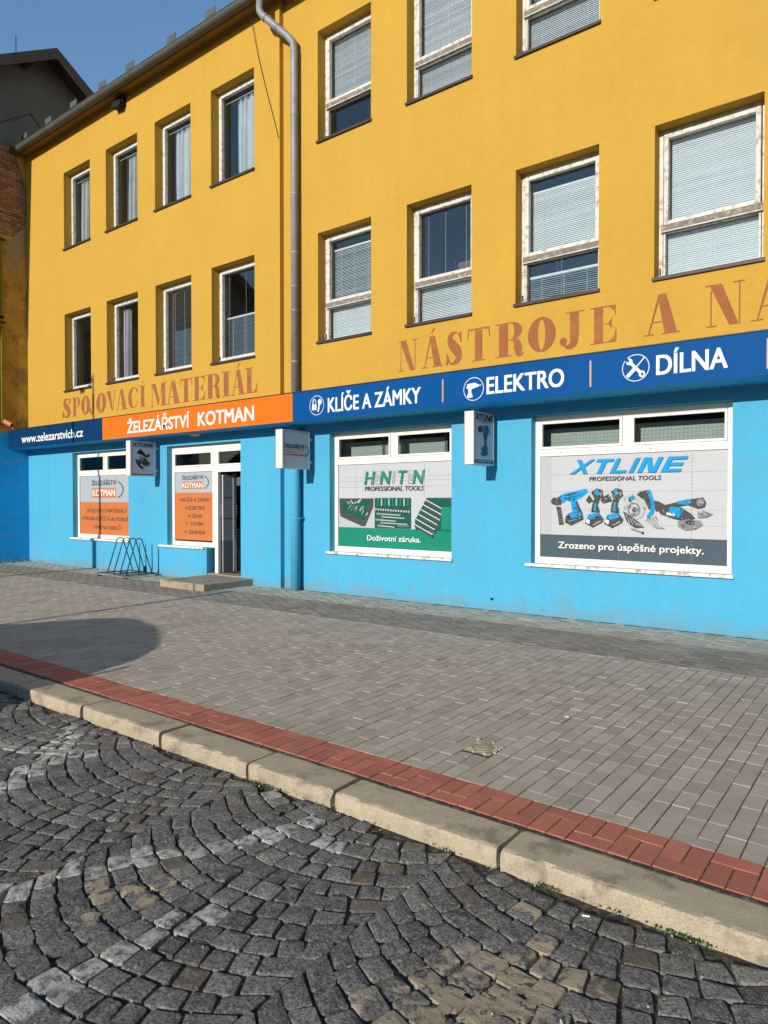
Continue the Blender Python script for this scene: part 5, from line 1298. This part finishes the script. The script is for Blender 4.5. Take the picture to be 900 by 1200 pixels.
# unseen apartment block on the right, added to keep sky light off the reveals
t = thing('sky_light_blocker', 'tall grey apartment block added out of view beyond the right end of the shop to block sky light', 'building', (20, -8, -.1))
wl = MB().box(13, 27, -30, 18, -.1, 12.5).build('wall', house_m[1], t)
MB().prism([(12.6, 12.45), (20, 15), (27.4, 12.45), (27.4, 12.6), (20, 15.2), (12.6, 12.6)], -30.3, 18.3).build('roof', M['rooftile'], t)
for k in range(16):
    for z in (1.1, 4.2, 7.2, 10.1):
        y = -28.5 + k * 3.0
        f = MB(); f.box(12.95, 13.03, y - .65, y + .65, z, z + 1.6); f = f.build('window', M['frame'], wl)
        MB().box(12.93, 12.949, y - .57, y + .57, z + .08, z + 1.52).build('pane', M['carglass'], f)

t = thing('bulkhead_lamp', 'small white dome lamp under the orange fascia panel above the shop door', 'lamp', (-11.45, 8.72, 2.97))
MB().tube([(-11.45, 8.72, 2.974), (-11.45, 8.72, 2.95), (-11.45, 8.72, 2.925), (-11.45, 8.72, 2.905)], [.13, .125, .09, .03], 16).build('shade', M['lgrey'], t, smooth=True)
MB().tube([(-11.45, 8.72, 2.9745), (-11.45, 8.72, 2.962)], .14, 16).build('rim', M['alu'], t)

# dried mortar smeared over the stones
def spill(blobs, seed):
    mb = MB(); st = .0065
    for (cx, cy, r) in blobs:
        n = int(r * 1.3 / st)
        for i in range(-n, n):
            for j in range(-n, n):
                x, y = cx + i * st, cy + j * st
                if y > 2.83: continue
                f = mnoise.fractal(Vector((x * 9, y * 9, seed)), 1.0, 2.0, 4) + .9 * (.75 - math.hypot(x - cx, y - cy) / r)
                if f > .28:
                    h = lambda a, b: -.0845 + .0022 * mnoise.noise(Vector((a * 30, b * 30, seed))) + min(.003, (f - .28) * .01)
                    mb.face([(x, y, h(x, y)), (x + st, y, h(x + st, y)), (x + st, y + st, h(x + st, y + st)), (x, y + st, h(x, y + st))])
    return mb
spm = mat('dried_mortar', (.40, .325, .225), .95, .15, 12, .8, 90, var2=.15, dirt=(.22, .19, .15), dirt_a=.5, dirt_s=8)
o = spill([(-1.07, 2.06, .22), (-1.22, 1.90, .18), (-1.17, 2.30, .05), (-1.24, 2.60, .045), (-.95, 2.02, .14)], 3.1).build('dried_mortar', spm, kind='stuff'); o['label'] = 'sandy dried mortar smeared over the cobbles at the bottom right'
o = spill([(-2.74, 1.62, .10), (-2.58, 1.68, .06), (-2.66, 1.50, .06)], 8.7).build('dried_mortar', spm, kind='stuff'); o['label'] = 'small sandy mortar patch on the cobbles at the lower left'
